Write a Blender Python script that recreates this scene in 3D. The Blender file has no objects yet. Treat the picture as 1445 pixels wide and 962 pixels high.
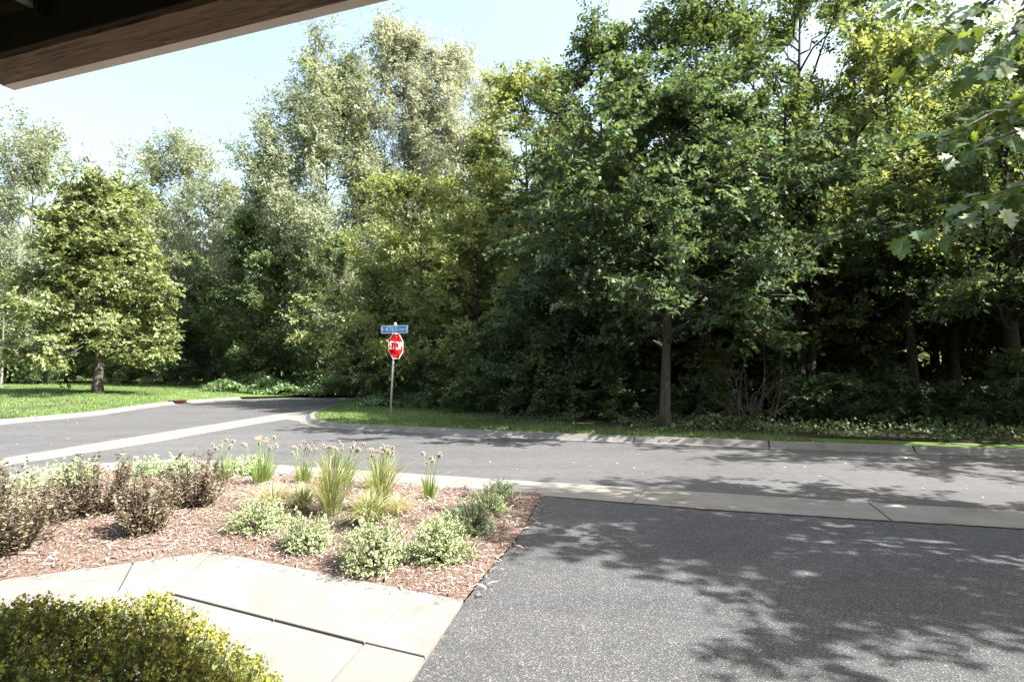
import bpy, bmesh, math, random
import numpy as np
from mathutils.bvhtree import BVHTree
from mathutils import Vector, Matrix

scene = bpy.context.scene
col = scene.collection
# ------------------------------------------------------------------ camera
CAM_H = 1.57
FPX = 861.0                       # focal length in photo pixels (photo 1445 x 962)
PITCH = math.atan(42 / FPX)
cam_d = bpy.data.cameras.new('camera')
cam_d.sensor_width = 36.0
cam_d.lens = FPX / 1445 * 36.0
cam_d.clip_start = 0.05
cam_d.clip_end = 2000
cam = bpy.data.objects.new('camera', cam_d)
col.objects.link(cam)
cam.location = (0, 0, CAM_H)
cam.rotation_euler = (math.pi / 2 + PITCH, 0, 0)
scene.camera = cam
# ------------------------------------------------------------------ sun and sky
SUN_EL, SUN_AZ = math.radians(48), math.radians(-16)      # azimuth counted from +X towards +Y
sdir = Vector((math.cos(SUN_EL) * math.cos(SUN_AZ), math.cos(SUN_EL) * math.sin(SUN_AZ), math.sin(SUN_EL)))
sun_d = bpy.data.lights.new('sun', 'SUN')
sun_d.energy = 5.0
sun_d.angle = math.radians(0.5)
sun_d.color = (1.0, 0.97, 0.925)
sun = bpy.data.objects.new('sun', sun_d)
col.objects.link(sun)
sun.rotation_euler = sdir.to_track_quat('Z', 'Y').to_euler()
world = bpy.data.worlds.new('World')
scene.world = world
world.use_nodes = True
wn = world.node_tree
sky = wn.nodes.new('ShaderNodeTexSky')
sky.sky_type = 'NISHITA'
sky.sun_disc = False
sky.sun_elevation = SUN_EL
sky.sun_rotation = math.pi / 2 - SUN_AZ
sky.air_density = 1.85
sky.dust_density = 6.5
sky.ozone_density = 1.9
bg = wn.nodes['Background']
bg.inputs['Strength'].default_value = 0.09
wn.links.new(sky.outputs['Color'], bg.inputs['Color'])
scene.view_settings.view_transform = 'Standard'
scene.view_settings.look = 'None'
scene.view_settings.gamma = 1.0
scene.view_settings.exposure = 2.38
scene.view_settings.use_curve_mapping = False
scene.cycles.max_bounces = 7
scene.cycles.diffuse_bounces = 4
scene.cycles.glossy_bounces = 2
scene.cycles.transmission_bounces = 4
scene.cycles.transparent_max_bounces = 4
scene.cycles.caustics_reflective = False
scene.cycles.caustics_refractive = False

# ------------------------------------------------------------------ geometry helpers
def at_h(px, py, h=0.0):
    """World point at height h seen at photo pixel (px, py)."""
    r, u = (px - 722.5) / FPX, (481 - py) / FPX
    d = Vector((r, math.cos(PITCH) - u * math.sin(PITCH), u * math.cos(PITCH) + math.sin(PITCH)))
    t = (h - CAM_H) / d.z
    return Vector((d.x * t, d.y * t, h))

def at_y(px, py, Y):
    r, u = (px - 722.5) / FPX, (481 - py) / FPX
    d = Vector((r, math.cos(PITCH) - u * math.sin(PITCH), u * math.cos(PITCH) + math.sin(PITCH)))
    t = Y / d.y
    return Vector((d.x * t, Y, CAM_H + d.z * t))

def px_x(px, Y):
    return at_y(px, 481, Y).x

def top_h(py, Y):
    return at_y(722.5, py, Y).z

def mesh_np(name, V, F):
    """mesh from a vertex array and a list of (n, k) face arrays"""
    me = bpy.data.meshes.new(name)
    V = np.asarray(V, dtype=np.float32).reshape(-1, 3)
    F = [np.asarray(f, dtype=np.int32) for f in F if len(f)]
    me.vertices.add(len(V))
    me.vertices.foreach_set('co', V.ravel())
    loops = np.concatenate([f.ravel() for f in F])
    counts = np.concatenate([np.full(len(f), f.shape[1], dtype=np.int32) for f in F])
    starts = np.concatenate([[0], np.cumsum(counts)[:-1]]).astype(np.int32)
    me.loops.add(len(loops))
    me.loops.foreach_set('vertex_index', loops)
    me.polygons.add(len(counts))
    me.polygons.foreach_set('loop_start', starts)
    me.polygons.foreach_set('loop_total', counts)
    me.update(calc_edges=True)
    me.shade_flat()
    return me

def link(name, me, mat=None, parent=None, smooth=False):
    o = bpy.data.objects.new(name, me)
    col.objects.link(o)
    if mat is not None and not me.materials:
        me.materials.append(mat)
    if smooth:
        me.polygons.foreach_set('use_smooth', [True] * len(me.polygons))
    if parent is not None:
        o.parent = parent
    return o

def tag(o, label=None, cat=None, group=None, kind=None):
    if label: o['label'] = label
    if cat: o['category'] = cat
    if group: o['group'] = group
    if kind: o['kind'] = kind
    return o

def thing(name, loc, label, cat, group=None):
    o = bpy.data.objects.new(name, None)
    o.empty_display_size = 0.2
    col.objects.link(o)
    o.location = loc
    return tag(o, label, cat, group)

def copy_thing(root, loc, rz, scale, label, group=None):
    r = root.copy()
    col.objects.link(r)
    r.location = loc
    r.rotation_euler = (0, 0, rz)
    r.scale = scale if isinstance(scale, tuple) else (scale,) * 3
    r['label'] = label
    if group: r['group'] = group
    for ch in list(root.children):
        c = ch.copy(); col.objects.link(c); c.parent = r
        for g in list(ch.children):
            d = g.copy(); col.objects.link(d); d.parent = c
    return r

class Acc:
    """collects numpy geometry"""
    def __init__(self):
        self.V, self.F, self.n = [], [], 0
    def add(self, V, F):
        V = np.asarray(V, dtype=np.float32).reshape(-1, 3)
        for f in (F if isinstance(F, list) else [F]):
            self.F.append(np.asarray(f, dtype=np.int32) + self.n)
        self.V.append(V)
        self.n += len(V)
    def mesh(self, name):
        return mesh_np(name, np.concatenate(self.V), self.F)

def tube_np(pts, rad, sides=6, cap=True):
    P = np.asarray(pts, dtype=np.float64)
    n = len(P)
    R = np.asarray(rad, dtype=np.float64) * np.ones(n)
    T = np.gradient(P, axis=0)
    T /= np.linalg.norm(T, axis=1)[:, None] + 1e-9
    ref = np.array([0.0, 0, 1]) if abs(T[:, 2].mean()) < 0.8 else np.array([1.0, 0, 0])
    B = np.cross(T, ref); B /= np.linalg.norm(B, axis=1)[:, None] + 1e-9
    N = np.cross(B, T)
    a = np.linspace(0, 2 * math.pi, sides, endpoint=False)
    V = P[:, None, :] + R[:, None, None] * (np.cos(a)[None, :, None] * B[:, None, :] + np.sin(a)[None, :, None] * N[:, None, :])
    V = V.reshape(-1, 3)
    i = np.arange(n - 1)[:, None] * sides
    j = np.arange(sides)[None, :]
    k = (j + 1) % sides
    F = np.stack([i + j, i + k, i + sides + k, i + sides + j], axis=-1).reshape(-1, 4)
    out = [F]
    if cap:
        out.append(np.array([[(n - 1) * sides + q for q in range(sides)]]))
        out.append(np.array([[sides - 1 - q for q in range(sides)]]))
    return V, out

def box_np(c, sx, sy, sz, rot=None):
    s = np.array([[-1, -1, -1], [1, -1, -1], [1, 1, -1], [-1, 1, -1], [-1, -1, 1], [1, -1, 1], [1, 1, 1], [-1, 1, 1]], dtype=float) * np.array([sx, sy, sz]) / 2
    if rot is not None:
        s = s @ np.array(rot.to_3x3()).T
    F = np.array([[0, 3, 2, 1], [4, 5, 6, 7], [0, 1, 5, 4], [1, 2, 6, 5], [2, 3, 7, 6], [3, 0, 4, 7]])
    return s + np.array(c), [F]

def sheet(name, pts, z, mat, parent=None, kind='structure', depth=0.0, bevel=0.0):
    """flat polygon (world xy) at height z; with depth it becomes a slab"""
    bm = bmesh.new()
    vs = [bm.verts.new((p[0], p[1], z)) for p in pts]
    f = bm.faces.new(vs)
    bm.normal_update()
    if f.normal.z < 0:
        f.normal_flip()
    if depth:
        r = bmesh.ops.extrude_face_region(bm, geom=[f])
        top = [v for v in r['geom'] if isinstance(v, bmesh.types.BMVert)]
        for v in top:
            v.co.z = z
        for v in bm.verts:
            if v not in top:
                v.co.z = z - depth
        bmesh.ops.recalc_face_normals(bm, faces=bm.faces[:])
        if bevel:
            ed = [e for e in bm.edges if all(abs(v.co.z - z) < 1e-6 for v in e.verts)]
            bmesh.ops.bevel(bm, geom=ed, offset=bevel, segments=2, affect='EDGES', profile=0.5)
    bmesh.ops.triangulate(bm, faces=[q for q in bm.faces if len(q.verts) > 4])
    me = bpy.data.meshes.new(name)
    bm.to_mesh(me); bm.free()
    o = link(name, me, mat, parent)
    if kind: o['kind'] = kind
    return o

# ------------------------------------------------------------------ materials
def new_mat(name):
    m = bpy.data.materials.new(name)
    m.use_nodes = True
    nt = m.node_tree
    for n in list(nt.nodes):
        if n.type != 'OUTPUT_MATERIAL': nt.nodes.remove(n)
    return m, nt, next(n for n in nt.nodes if n.type == 'OUTPUT_MATERIAL')

def ramp(nt, fac, stops):
    r = nt.nodes.new('ShaderNodeValToRGB')
    e = r.color_ramp.elements
    while len(e) > 1: e.remove(e[-1])
    e[0].position = stops[0][0]; e[0].color = (*stops[0][1], 1)
    for p, c in stops[1:]:
        q = e.new(p); q.color = (*c, 1)
    nt.links.new(fac, r.inputs['Fac'])
    return r.outputs['Color']

def noise(nt, scale, detail=4, rough=0.55, coord='Object', stretch=None, dist=0.0):
    tc = nt.nodes.new('ShaderNodeTexCoord')
    n = nt.nodes.new('ShaderNodeTexNoise')
    n.inputs['Scale'].default_value = scale
    n.inputs['Detail'].default_value = detail
    n.inputs['Roughness'].default_value = rough
    n.inputs['Distortion'].default_value = dist
    if stretch:
        mp = nt.nodes.new('ShaderNodeMapping')
        mp.inputs['Scale'].default_value = stretch
        nt.links.new(tc.outputs[coord], mp.inputs['Vector'])
        nt.links.new(mp.outputs['Vector'], n.inputs['Vector'])
    else:
        nt.links.new(tc.outputs[coord], n.inputs['Vector'])
    return n.outputs['Fac']

def mixc(nt, fac, a, b, mode='MIX'):
    m = nt.nodes.new('ShaderNodeMix')
    m.data_type = 'RGBA'; m.blend_type = mode
    for s, v in ((m.inputs[0], fac), (m.inputs[6], a), (m.inputs[7], b)):
        if isinstance(v, (int, float)): s.default_value = v
        elif isinstance(v, tuple): s.default_value = (*v, 1)
        else: nt.links.new(v, s)
    return m.outputs[2]

def principled(nt, out, color, rough=0.8, spec=0.3, metal=0.0, bump=None, bump_str=0.3, bump_dist=0.01):
    b = nt.nodes.new('ShaderNodeBsdfPrincipled')
    if isinstance(color, tuple): b.inputs['Base Color'].default_value = (*color, 1)
    else: nt.links.new(color, b.inputs['Base Color'])
    if isinstance(rough, (int, float)): b.inputs['Roughness'].default_value = rough
    else: nt.links.new(rough, b.inputs['Roughness'])
    b.inputs['Specular IOR Level'].default_value = spec
    b.inputs['Metallic'].default_value = metal
    if bump is not None:
        bn = nt.nodes.new('ShaderNodeBump')
        bn.inputs['Strength'].default_value = bump_str
        bn.inputs['Distance'].default_value = bump_dist
        nt.links.new(bump, bn.inputs['Height'])
        nt.links.new(bn.outputs['Normal'], b.inputs['Normal'])
    nt.links.new(b.outputs['BSDF'], out.inputs['Surface'])
    return b

def leaf_mat(name, stops, trans=0.42, gloss=0.10, tint=(1.2, 1.15, 0.65), rough=0.38, patch=1.2, patch_amt=0.35, sat=0.84):
    """leaf with its own hue per leaf, light passing through, and a slight waxy shine"""
    m, nt, out = new_mat(name)
    g = nt.nodes.new('ShaderNodeNewGeometry')
    c = ramp(nt, g.outputs['Random Per Island'], stops)
    nz = noise(nt, patch, 2, 0.5)
    dk = ramp(nt, nz, [(0.3, (1 - patch_amt,) * 3), (0.7, (1 + patch_amt,) * 3)])
    c = mixc(nt, 1.0, c, dk, 'MULTIPLY')
    hs = nt.nodes.new('ShaderNodeHueSaturation'); hs.inputs['Saturation'].default_value = sat
    nt.links.new(c, hs.inputs['Color']); c = hs.outputs['Color']
    d = nt.nodes.new('ShaderNodeBsdfDiffuse')
    nt.links.new(c, d.inputs['Color'])
    t = nt.nodes.new('ShaderNodeBsdfTranslucent')
    tc = mixc(nt, 1.0, c, tint, 'MULTIPLY')
    nt.links.new(tc, t.inputs['Color'])
    mx = nt.nodes.new('ShaderNodeMixShader')
    mx.inputs[0].default_value = trans
    nt.links.new(d.outputs[0], mx.inputs[1]); nt.links.new(t.outputs[0], mx.inputs[2])
    gl = nt.nodes.new('ShaderNodeBsdfGlossy')
    gl.inputs['Roughness'].default_value = rough
    gl.inputs['Color'].default_value = (0.9, 1.0, 0.85, 1)
    lw = nt.nodes.new('ShaderNodeLayerWeight'); lw.inputs['Blend'].default_value = 0.35
    mm = nt.nodes.new('ShaderNodeMath'); mm.operation = 'MULTIPLY_ADD'
    nt.links.new(lw.outputs['Fresnel'], mm.inputs[0]); mm.inputs[1].default_value = gloss * 0.5; mm.inputs[2].default_value = gloss * 0.12
    m2 = nt.nodes.new('ShaderNodeMixShader')
    nt.links.new(mm.outputs[0], m2.inputs[0])
    nt.links.new(mx.outputs[0], m2.inputs[1]); nt.links.new(gl.outputs[0], m2.inputs[2])
    nt.links.new(m2.outputs[0], out.inputs['Surface'])
    return m

def bark_mat(name, a, b, sc=6.0):
    m, nt, out = new_mat(name)
    n1 = noise(nt, sc, 5, 0.6, stretch=(3.0, 3.0, 0.5))
    c = ramp(nt, n1, [(0.3, a), (0.68, b)])
    principled(nt, out, c, 0.9, 0.15, bump=n1, bump_str=0.7, bump_dist=0.02)
    return m

def asphalt_mat(name, base, light, speck, sc=180.0, patch=0.35, contrast=0.5, bump=0.5):
    m, nt, out = new_mat(name)
    big = noise(nt, patch, 4, 0.6)
    mid = noise(nt, 5.0, 4, 0.65)
    c0 = ramp(nt, big, [(0.3, base), (0.7, light)])
    c1 = mixc(nt, 1.0, c0, ramp(nt, mid, [(0.3, (0.86, 0.86, 0.86)), (0.7, (1.12, 1.12, 1.12))]), 'MULTIPLY')
    trk = noise(nt, 0.55, 5, 0.6, stretch=(0.35, 1.8, 1.0), dist=0.4)
    c1 = mixc(nt, 1.0, c1, ramp(nt, trk, [(0.32, (0.84, 0.84, 0.85)), (0.5, (1.0, 1.0, 1.0)), (0.7, (1.12, 1.11, 1.09))]), 'MULTIPLY')
    oil = noise(nt, 0.8, 6, 0.75, dist=0.8)
    c1 = mixc(nt, 1.0, c1, ramp(nt, oil, [(0.27, (0.68, 0.68, 0.70)), (0.36, (1.0, 1.0, 1.0))]), 'MULTIPLY')
    tc = nt.nodes.new('ShaderNodeTexCoord')
    v = nt.nodes.new('ShaderNodeTexVoronoi')
    v.inputs['Scale'].default_value = sc
    nt.links.new(tc.outputs['Object'], v.inputs['Vector'])
    sep = nt.nodes.new('ShaderNodeSeparateColor')
    nt.links.new(v.outputs['Color'], sep.inputs[0])
    sp = ramp(nt, sep.outputs[0], [(0.0, (1 - contrast,) * 3), (0.62, (1.0, 1.0, 1.0)), (0.86, (1 + contrast,) * 3), (1.0, speck)])
    c2 = mixc(nt, 1.0, c1, sp, 'MULTIPLY')
    principled(nt, out, c2, 0.88, 0.25, bump=v.outputs['Distance'], bump_str=bump, bump_dist=0.006)
    return m

def concrete_mat(name, base, light, sc=1.5, stain=(0.75, 0.73, 0.7), joint=0.0):
    m, nt, out = new_mat(name)
    n1 = noise(nt, sc, 6, 0.65)
    n2 = noise(nt, 90, 3, 0.6)
    n3 = noise(nt, 0.9, 5, 0.7, dist=1.2)
    oi = nt.nodes.new('ShaderNodeObjectInfo')
    c = ramp(nt, n1, [(0.3, base), (0.7, light)])
    c = mixc(nt, 1.0, c, ramp(nt, n2, [(0.3, (0.93, 0.93, 0.93)), (0.7, (1.05, 1.05, 1.05))]), 'MULTIPLY')
    c = mixc(nt, 1.0, c, ramp(nt, n3, [(0.30, stain), (0.50, (1, 1, 1)), (0.75, (1.05, 1.05, 1.05))]), 'MULTIPLY')
    br = noise(nt, 26, 3, 0.6, stretch=(0.35, 6.0, 1.0))
    c = mixc(nt, 1.0, c, ramp(nt, br, [(0.3, (0.95, 0.95, 0.95)), (0.7, (1.04, 1.04, 1.04))]), 'MULTIPLY')
    sp = noise(nt, 4.5, 8, 0.85, dist=0.6)
    c = mixc(nt, 1.0, c, ramp(nt, sp, [(0.26, (0.62, 0.60, 0.57)), (0.34, (1, 1, 1))]), 'MULTIPLY')
    c = mixc(nt, 1.0, c, ramp(nt, oi.outputs['Random'], [(0, (0.93, 0.93, 0.92)), (1, (1.04, 1.03, 1.02))]), 'MULTIPLY')
    principled(nt, out, c, 0.85, 0.25, bump=n2, bump_str=0.15, bump_dist=0.003)
    return m

def plain(name, c, rough=0.6, spec=0.3, metal=0.0, var=0.12, sc=12.0, bump=0.1):
    m, nt, out = new_mat(name)
    n1 = noise(nt, sc, 4, 0.6)
    cc = ramp(nt, n1, [(0.3, tuple(x * (1 - var) for x in c)), (0.7, tuple(min(1, x * (1 + var)) for x in c))])
    principled(nt, out, cc, rough, spec, metal, bump=n1, bump_str=bump, bump_dist=0.004)
    return m

M = {}
M['road'] = asphalt_mat('road_asphalt', (0.049, 0.049, 0.0505), (0.065, 0.065, 0.0656), (1.7, 1.65, 1.6), 130, 0.25, 0.25, 0.3)
M['drive'] = asphalt_mat('driveway_asphalt', (0.041, 0.0418, 0.0437), (0.055, 0.0555, 0.0568), (2.7, 2.6, 2.4), 120, 0.45, 0.33, 0.6)
M['concrete'] = concrete_mat('sidewalk_concrete', (0.122, 0.118, 0.109), (0.154, 0.149, 0.139))
M['kerb'] = concrete_mat('kerb_concrete', (0.10, 0.098, 0.093), (0.14, 0.136, 0.129), 2.2, (0.6, 0.58, 0.55))
M['ribbon'] = concrete_mat('gutter_concrete', (0.135, 0.128, 0.116), (0.172, 0.163, 0.149), 2.0, (0.72, 0.69, 0.65))
M['dark_gap'] = plain('joint_filler', (0.13, 0.11, 0.085), 0.95, 0.1)
M['soil'] = plain('soil', (0.06, 0.05, 0.035), 0.95, 0.1, var=0.4, sc=3)
M['meadow'] = plain('rough_meadow', (0.028, 0.042, 0.016), 0.95, 0.1, var=0.5, sc=0.6)
M['litter'] = plain('woodland_litter', (0.028, 0.024, 0.015), 0.95, 0.1, var=0.55, sc=7, bump=0.6)
def lawn_mat():
    m, nt, out = new_mat('lawn_turf')
    n1 = noise(nt, 0.9, 5, 0.65)
    n2 = noise(nt, 30, 4, 0.7)
    c = ramp(nt, n1, [(0.3, (0.045, 0.085, 0.022)), (0.55, (0.07, 0.11, 0.03)), (0.75, (0.15, 0.15, 0.06))])
    c = mixc(nt, 1.0, c, ramp(nt, n2, [(0.3, (0.6, 0.6, 0.6)), (0.7, (1.3, 1.3, 1.3))]), 'MULTIPLY')
    principled(nt, out, c, 0.9, 0.1, bump=n2, bump_str=0.8, bump_dist=0.03)
    return m
M['lawn'] = lawn_mat()
M['grass'] = leaf_mat('grass_blade', [(0, (0.05, 0.10, 0.022)), (0.6, (0.085, 0.14, 0.034)), (0.9, (0.15, 0.175, 0.055)), (1, (0.30, 0.26, 0.13))], 0.3, 0.05, patch=0.5)
M['chips'] = leaf_mat('wood_chip', [(0, (0.070, 0.046, 0.036)), (0.3, (0.155, 0.106, 0.082)), (0.7, (0.24, 0.172, 0.135)), (0.92, (0.33, 0.25, 0.205)), (1, (0.42, 0.35, 0.29))], 0.0, 0.03, rough=0.6, patch=1.5, patch_amt=0.15, sat=0.72)
def mulch_mat():
    m, nt, out = new_mat('mulch_bed')
    n1 = noise(nt, 45, 6, 0.75, dist=1.5)
    c = ramp(nt, n1, [(0.3, (0.055, 0.037, 0.029)), (0.5, (0.16, 0.11, 0.087)), (0.72, (0.255, 0.188, 0.152))])
    principled(nt, out, c, 0.95, 0.1, bump=n1, bump_str=1.0, bump_dist=0.03)
    return m
M['mulch'] = mulch_mat()
M['bark'] = bark_mat('bark', (0.034, 0.030, 0.025), (0.088, 0.078, 0.066))
M['bark_dark'] = bark_mat('bark_dark', (0.025, 0.021, 0.018), (0.07, 0.06, 0.05))
M['bark_pale'] = bark_mat('bark_pale', (0.10, 0.095, 0.08), (0.20, 0.19, 0.165), 9)
M['stem'] = plain('plant_stem', (0.09, 0.06, 0.04), 0.8, 0.2, var=0.3)
M['dead'] = plain('dead_twig', (0.09, 0.077, 0.064), 0.9, 0.1, var=0.3)
# leaves
M['linden'] = leaf_mat('linden_leaf', [(0, (0.095, 0.135, 0.042)), (0.6, (0.155, 0.195, 0.062)), (1, (0.25, 0.265, 0.095))], 0.40, 0.10)
M['poplar'] = leaf_mat('poplar_leaf', [(0, (0.15, 0.19, 0.105)), (0.6, (0.225, 0.265, 0.165)), (1, (0.32, 0.35, 0.24))], 0.48, 0.08, (1.15, 1.15, 0.7), 0.35, sat=0.74)
M['aspen'] = leaf_mat('aspen_leaf', [(0, (0.22, 0.24, 0.165)), (0.6, (0.28, 0.30, 0.215)), (1, (0.36, 0.375, 0.29))], 0.48, 0.08, (1.1, 1.1, 0.8), 0.35)
M['elder'] = leaf_mat('elder_leaf', [(0, (0.10, 0.15, 0.03)), (0.5, (0.18, 0.23, 0.05)), (1, (0.30, 0.31, 0.085))], 0.45, 0.09, sat=0.78)
M['ash'] = leaf_mat('ash_leaf', [(0, (0.056, 0.098, 0.032)), (0.6, (0.088, 0.14, 0.048)), (1, (0.16, 0.205, 0.075))], 0.45, 0.08)
M['maple'] = leaf_mat('maple_leaf', [(0, (0.048, 0.088, 0.036)), (0.6, (0.072, 0.12, 0.050)), (1, (0.12, 0.165, 0.075))], 0.42, 0.05, rough=0.45)
M['dark'] = leaf_mat('shade_leaf', [(0, (0.045, 0.08, 0.026)), (0.6, (0.072, 0.118, 0.038)), (1, (0.12, 0.165, 0.058))], 0.35, 0.10)
M['understory'] = leaf_mat('understory_leaf', [(0, (0.05, 0.085, 0.026)), (0.6, (0.076, 0.12, 0.036)), (1, (0.14, 0.17, 0.056))], 0.38, 0.12)
M['oak'] = leaf_mat('oak_leaf', [(0, (0.036, 0.085, 0.024)), (0.6, (0.056, 0.112, 0.032)), (1, (0.09, 0.145, 0.04))], 0.42, 0.09, (1.7, 1.45, 0.4), 0.28, patch_amt=0.1)
M['purple'] = leaf_mat('purple_leaf', [(0, (0.055, 0.036, 0.033)), (0.4, (0.095, 0.075, 0.052)), (0.7, (0.135, 0.13, 0.068)), (1, (0.21, 0.20, 0.12))], 0.30, 0.16, (1.2, 1.0, 0.6), 0.35, patch=2.5, patch_amt=0.2)
M['mound'] = leaf_mat('calamint_leaf', [(0, (0.23, 0.31, 0.12)), (0.5, (0.31, 0.39, 0.18)), (0.9, (0.38, 0.45, 0.25)), (1, (0.44, 0.49, 0.32))], 0.32, 0.05, (1.1, 1.1, 0.7), patch=6, patch_amt=0.15)
M['mound_dark'] = leaf_mat('sage_leaf', [(0, (0.10, 0.17, 0.08)), (0.5, (0.16, 0.24, 0.125)), (1, (0.29, 0.35, 0.22))], 0.32, 0.05, (1.1, 1.1, 0.7), patch=6, patch_amt=0.15)
M['sedum'] = leaf_mat('sedum_leaf', [(0, (0.20, 0.30, 0.13)), (0.5, (0.29, 0.39, 0.19)), (1, (0.42, 0.48, 0.30))], 0.3, 0.08, (1.1, 1.1, 0.7), patch=6, patch_amt=0.15)
M['blade'] = leaf_mat('onion_blade', [(0, (0.09, 0.18, 0.025)), (0.6, (0.16, 0.26, 0.04)), (1, (0.28, 0.33, 0.10))], 0.38, 0.08, patch_amt=0.1)
M['tuft'] = leaf_mat('tuft_blade', [(0, (0.12, 0.17, 0.05)), (0.5, (0.22, 0.26, 0.09)), (0.85, (0.36, 0.35, 0.17)), (1, (0.48, 0.42, 0.25))], 0.35, 0.08, patch_amt=0.1)
M['tuft_dry'] = leaf_mat('dry_blade', [(0, (0.22, 0.21, 0.10)), (0.5, (0.38, 0.34, 0.19)), (1, (0.52, 0.45, 0.29))], 0.3, 0.06, patch_amt=0.1)
M['seed'] = leaf_mat('seed_head', [(0, (0.30, 0.26, 0.20)), (0.5, (0.42, 0.375, 0.30)), (1, (0.54, 0.50, 0.41))], 0.25, 0.03, (1, 1, 0.9), patch_amt=0.05)
M['hedge'] = leaf_mat('hedge_leaf', [(0, (0.065, 0.10, 0.024)), (0.5, (0.115, 0.155, 0.036)), (0.9, (0.20, 0.225, 0.055)), (0.97, (0.30, 0.26, 0.08)), (1, (0.26, 0.13, 0.07))], 0.42, 0.08, (1.5, 1.3, 0.45), patch=3.0, patch_amt=0.3)
M['hedge_young_sun_tint'] = leaf_mat('hedge_young_sun_tint_leaf', [(0, (0.17, 0.20, 0.035)), (0.5, (0.29, 0.30, 0.06)), (0.9, (0.42, 0.40, 0.10)), (1, (0.42, 0.26, 0.12))], 0.45, 0.06, (1.15, 1.1, 0.6), patch=3.0, patch_amt=0.15, sat=1.0)  # yellow new growth whose bright colour also paints in the hedge's sunlit band
M['ivy'] = leaf_mat('creeper_leaf', [(0, (0.05, 0.11, 0.03)), (0.6, (0.08, 0.15, 0.04)), (1, (0.14, 0.2, 0.06))], 0.35, 0.12)
# built things
def wood_mat():
    m, nt, out = new_mat('stained_timber')
    tc = nt.nodes.new('ShaderNodeTexCoord')
    mp = nt.nodes.new('ShaderNodeMapping'); mp.inputs['Scale'].default_value = (1.2, 14, 14)
    nt.links.new(tc.outputs['Object'], mp.inputs['Vector'])
    n = nt.nodes.new('ShaderNodeTexNoise'); n.inputs['Scale'].default_value = 2.2; n.inputs['Detail'].default_value = 8; n.inputs['Roughness'].default_value = 0.62; n.inputs['Distortion'].default_value = 2.0
    nt.links.new(mp.outputs['Vector'], n.inputs['Vector'])
    c = ramp(nt, n.outputs['Fac'], [(0.36, (0.034, 0.018, 0.012)), (0.48, (0.125, 0.070, 0.047)), (0.66, (0.205, 0.122, 0.083))])
    principled(nt, out, c, 0.7, 0.25, bump=n.outputs['Fac'], bump_str=0.4, bump_dist=0.004)
    return m
M['wood'] = wood_mat()
M['dark_wood'] = plain('dark_timber', (0.032, 0.019, 0.014), 0.85, 0.15, var=0.35, sc=6)
M['flashing'] = plain('roof_flashing', (0.72, 0.60, 0.56), 0.5, 0.3, var=0.06)
M['black'] = plain('roof_black', (0.02, 0.019, 0.018), 0.8, 0.2, var=0.3)
M['strut'] = plain('galvanised_strut', (0.30, 0.31, 0.31), 0.5, 0.4, 0.3, var=0.2)
M['galv'] = plain('galvanised_steel', (0.46, 0.47, 0.48), 0.42, 0.5, 0.55, var=0.12)
M['sign_red'] = plain('sign_red', (0.27, 0.008, 0.009), 0.35, 0.4, var=0.08, sc=4)
M['sign_white'] = plain('sign_white', (0.50, 0.50, 0.50), 0.35, 0.4, var=0.03)
M['sign_blue'] = plain('sign_blue', (0.015, 0.19, 0.44), 0.3, 0.5, var=0.06)
M['rust'] = plain('cast_iron_rust', (0.038, 0.013, 0.009), 0.85, 0.2, var=0.4, sc=20)
M['rust_dark'] = plain('inlet_dark', (0.02, 0.008, 0.006), 0.9, 0.1)
M['tar'] = plain('crack_tar', (0.075, 0.075, 0.078), 0.8, 0.2, var=0.3)
M['fallen'] = leaf_mat('fallen_leaf', [(0, (0.25, 0.2, 0.08)), (0.6, (0.42, 0.34, 0.18)), (1, (0.6, 0.55, 0.4))], 0.2, 0.05)

# ------------------------------------------------------------------ leaf templates (x across, y along, z up)
KITE = (np.array([[0, 0, 0], [-0.32, 0.42, 0.07], [0, 1, -0.06], [0.32, 0.42, 0.07]]), np.array([[0, 2, 1], [0, 3, 2]]))
NARROW = (np.array([[0, 0, 0], [-0.17, 0.42, 0.05], [0, 1, -0.10], [0.17, 0.42, 0.05]]), np.array([[0, 2, 1], [0, 3, 2]]))
ROUND = (np.array([[0, 0, 0], [-0.42, 0.4, 0.08], [0, 0.95, -0.08], [0.42, 0.4, 0.08]]), np.array([[0, 2, 1], [0, 3, 2]]))
OVAL = (np.array([[0, 0, 0], [-0.3, 0.3, 0.05], [-0.26, 0.68, 0.03], [0, 1, -0.08], [0.26, 0.68, 0.03], [0.3, 0.3, 0.05]]),
        np.array([[0, 3, 2], [0, 2, 1], [0, 5, 4], [0, 4, 3]]))
LOBE = (np.array([[0, 0, 0], [-0.5, 0.25, 0.06], [-0.2, 0.42, 0.03], [-0.42, 0.75, 0.03], [0, 1.05, -0.10], [0.42, 0.75, 0.03], [0.2, 0.42, 0.03], [0.5, 0.25, 0.06]]),
        np.array([[0, 2, 1], [0, 4, 2], [2, 4, 3], [0, 6, 4], [0, 7, 6], [6, 5, 4]]))

def unit(v):
    return v / (np.linalg.norm(v, axis=-1, keepdims=True) + 1e-9)

def place_leaves(tpl, P, A, N, S):
    T, F = tpl
    A = unit(A)
    N = unit(N - (N * A).sum(1, keepdims=True) * A)
    B = np.cross(A, N)
    S = np.asarray(S).reshape(-1, 1, 1)
    V = P[:, None, :] + S * (T[None, :, 0:1] * B[:, None, :] + T[None, :, 1:2] * A[:, None, :] + T[None, :, 2:3] * N[:, None, :])
    k = len(T)
    FF = (F[None] + (np.arange(len(P)) * k)[:, None, None]).reshape(-1, F.shape[1])
    return V.reshape(-1, 3), FF

def interp(ctrl, t):
    return np.interp(t, [c[0] for c in ctrl], [c[1] for c in ctrl])

def bez(p0, p1, p2, n):
    t = np.linspace(0, 1, n)[:, None]
    return (1 - t) ** 2 * p0 + 2 * t * (1 - t) * p1 + t ** 2 * p2

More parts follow.
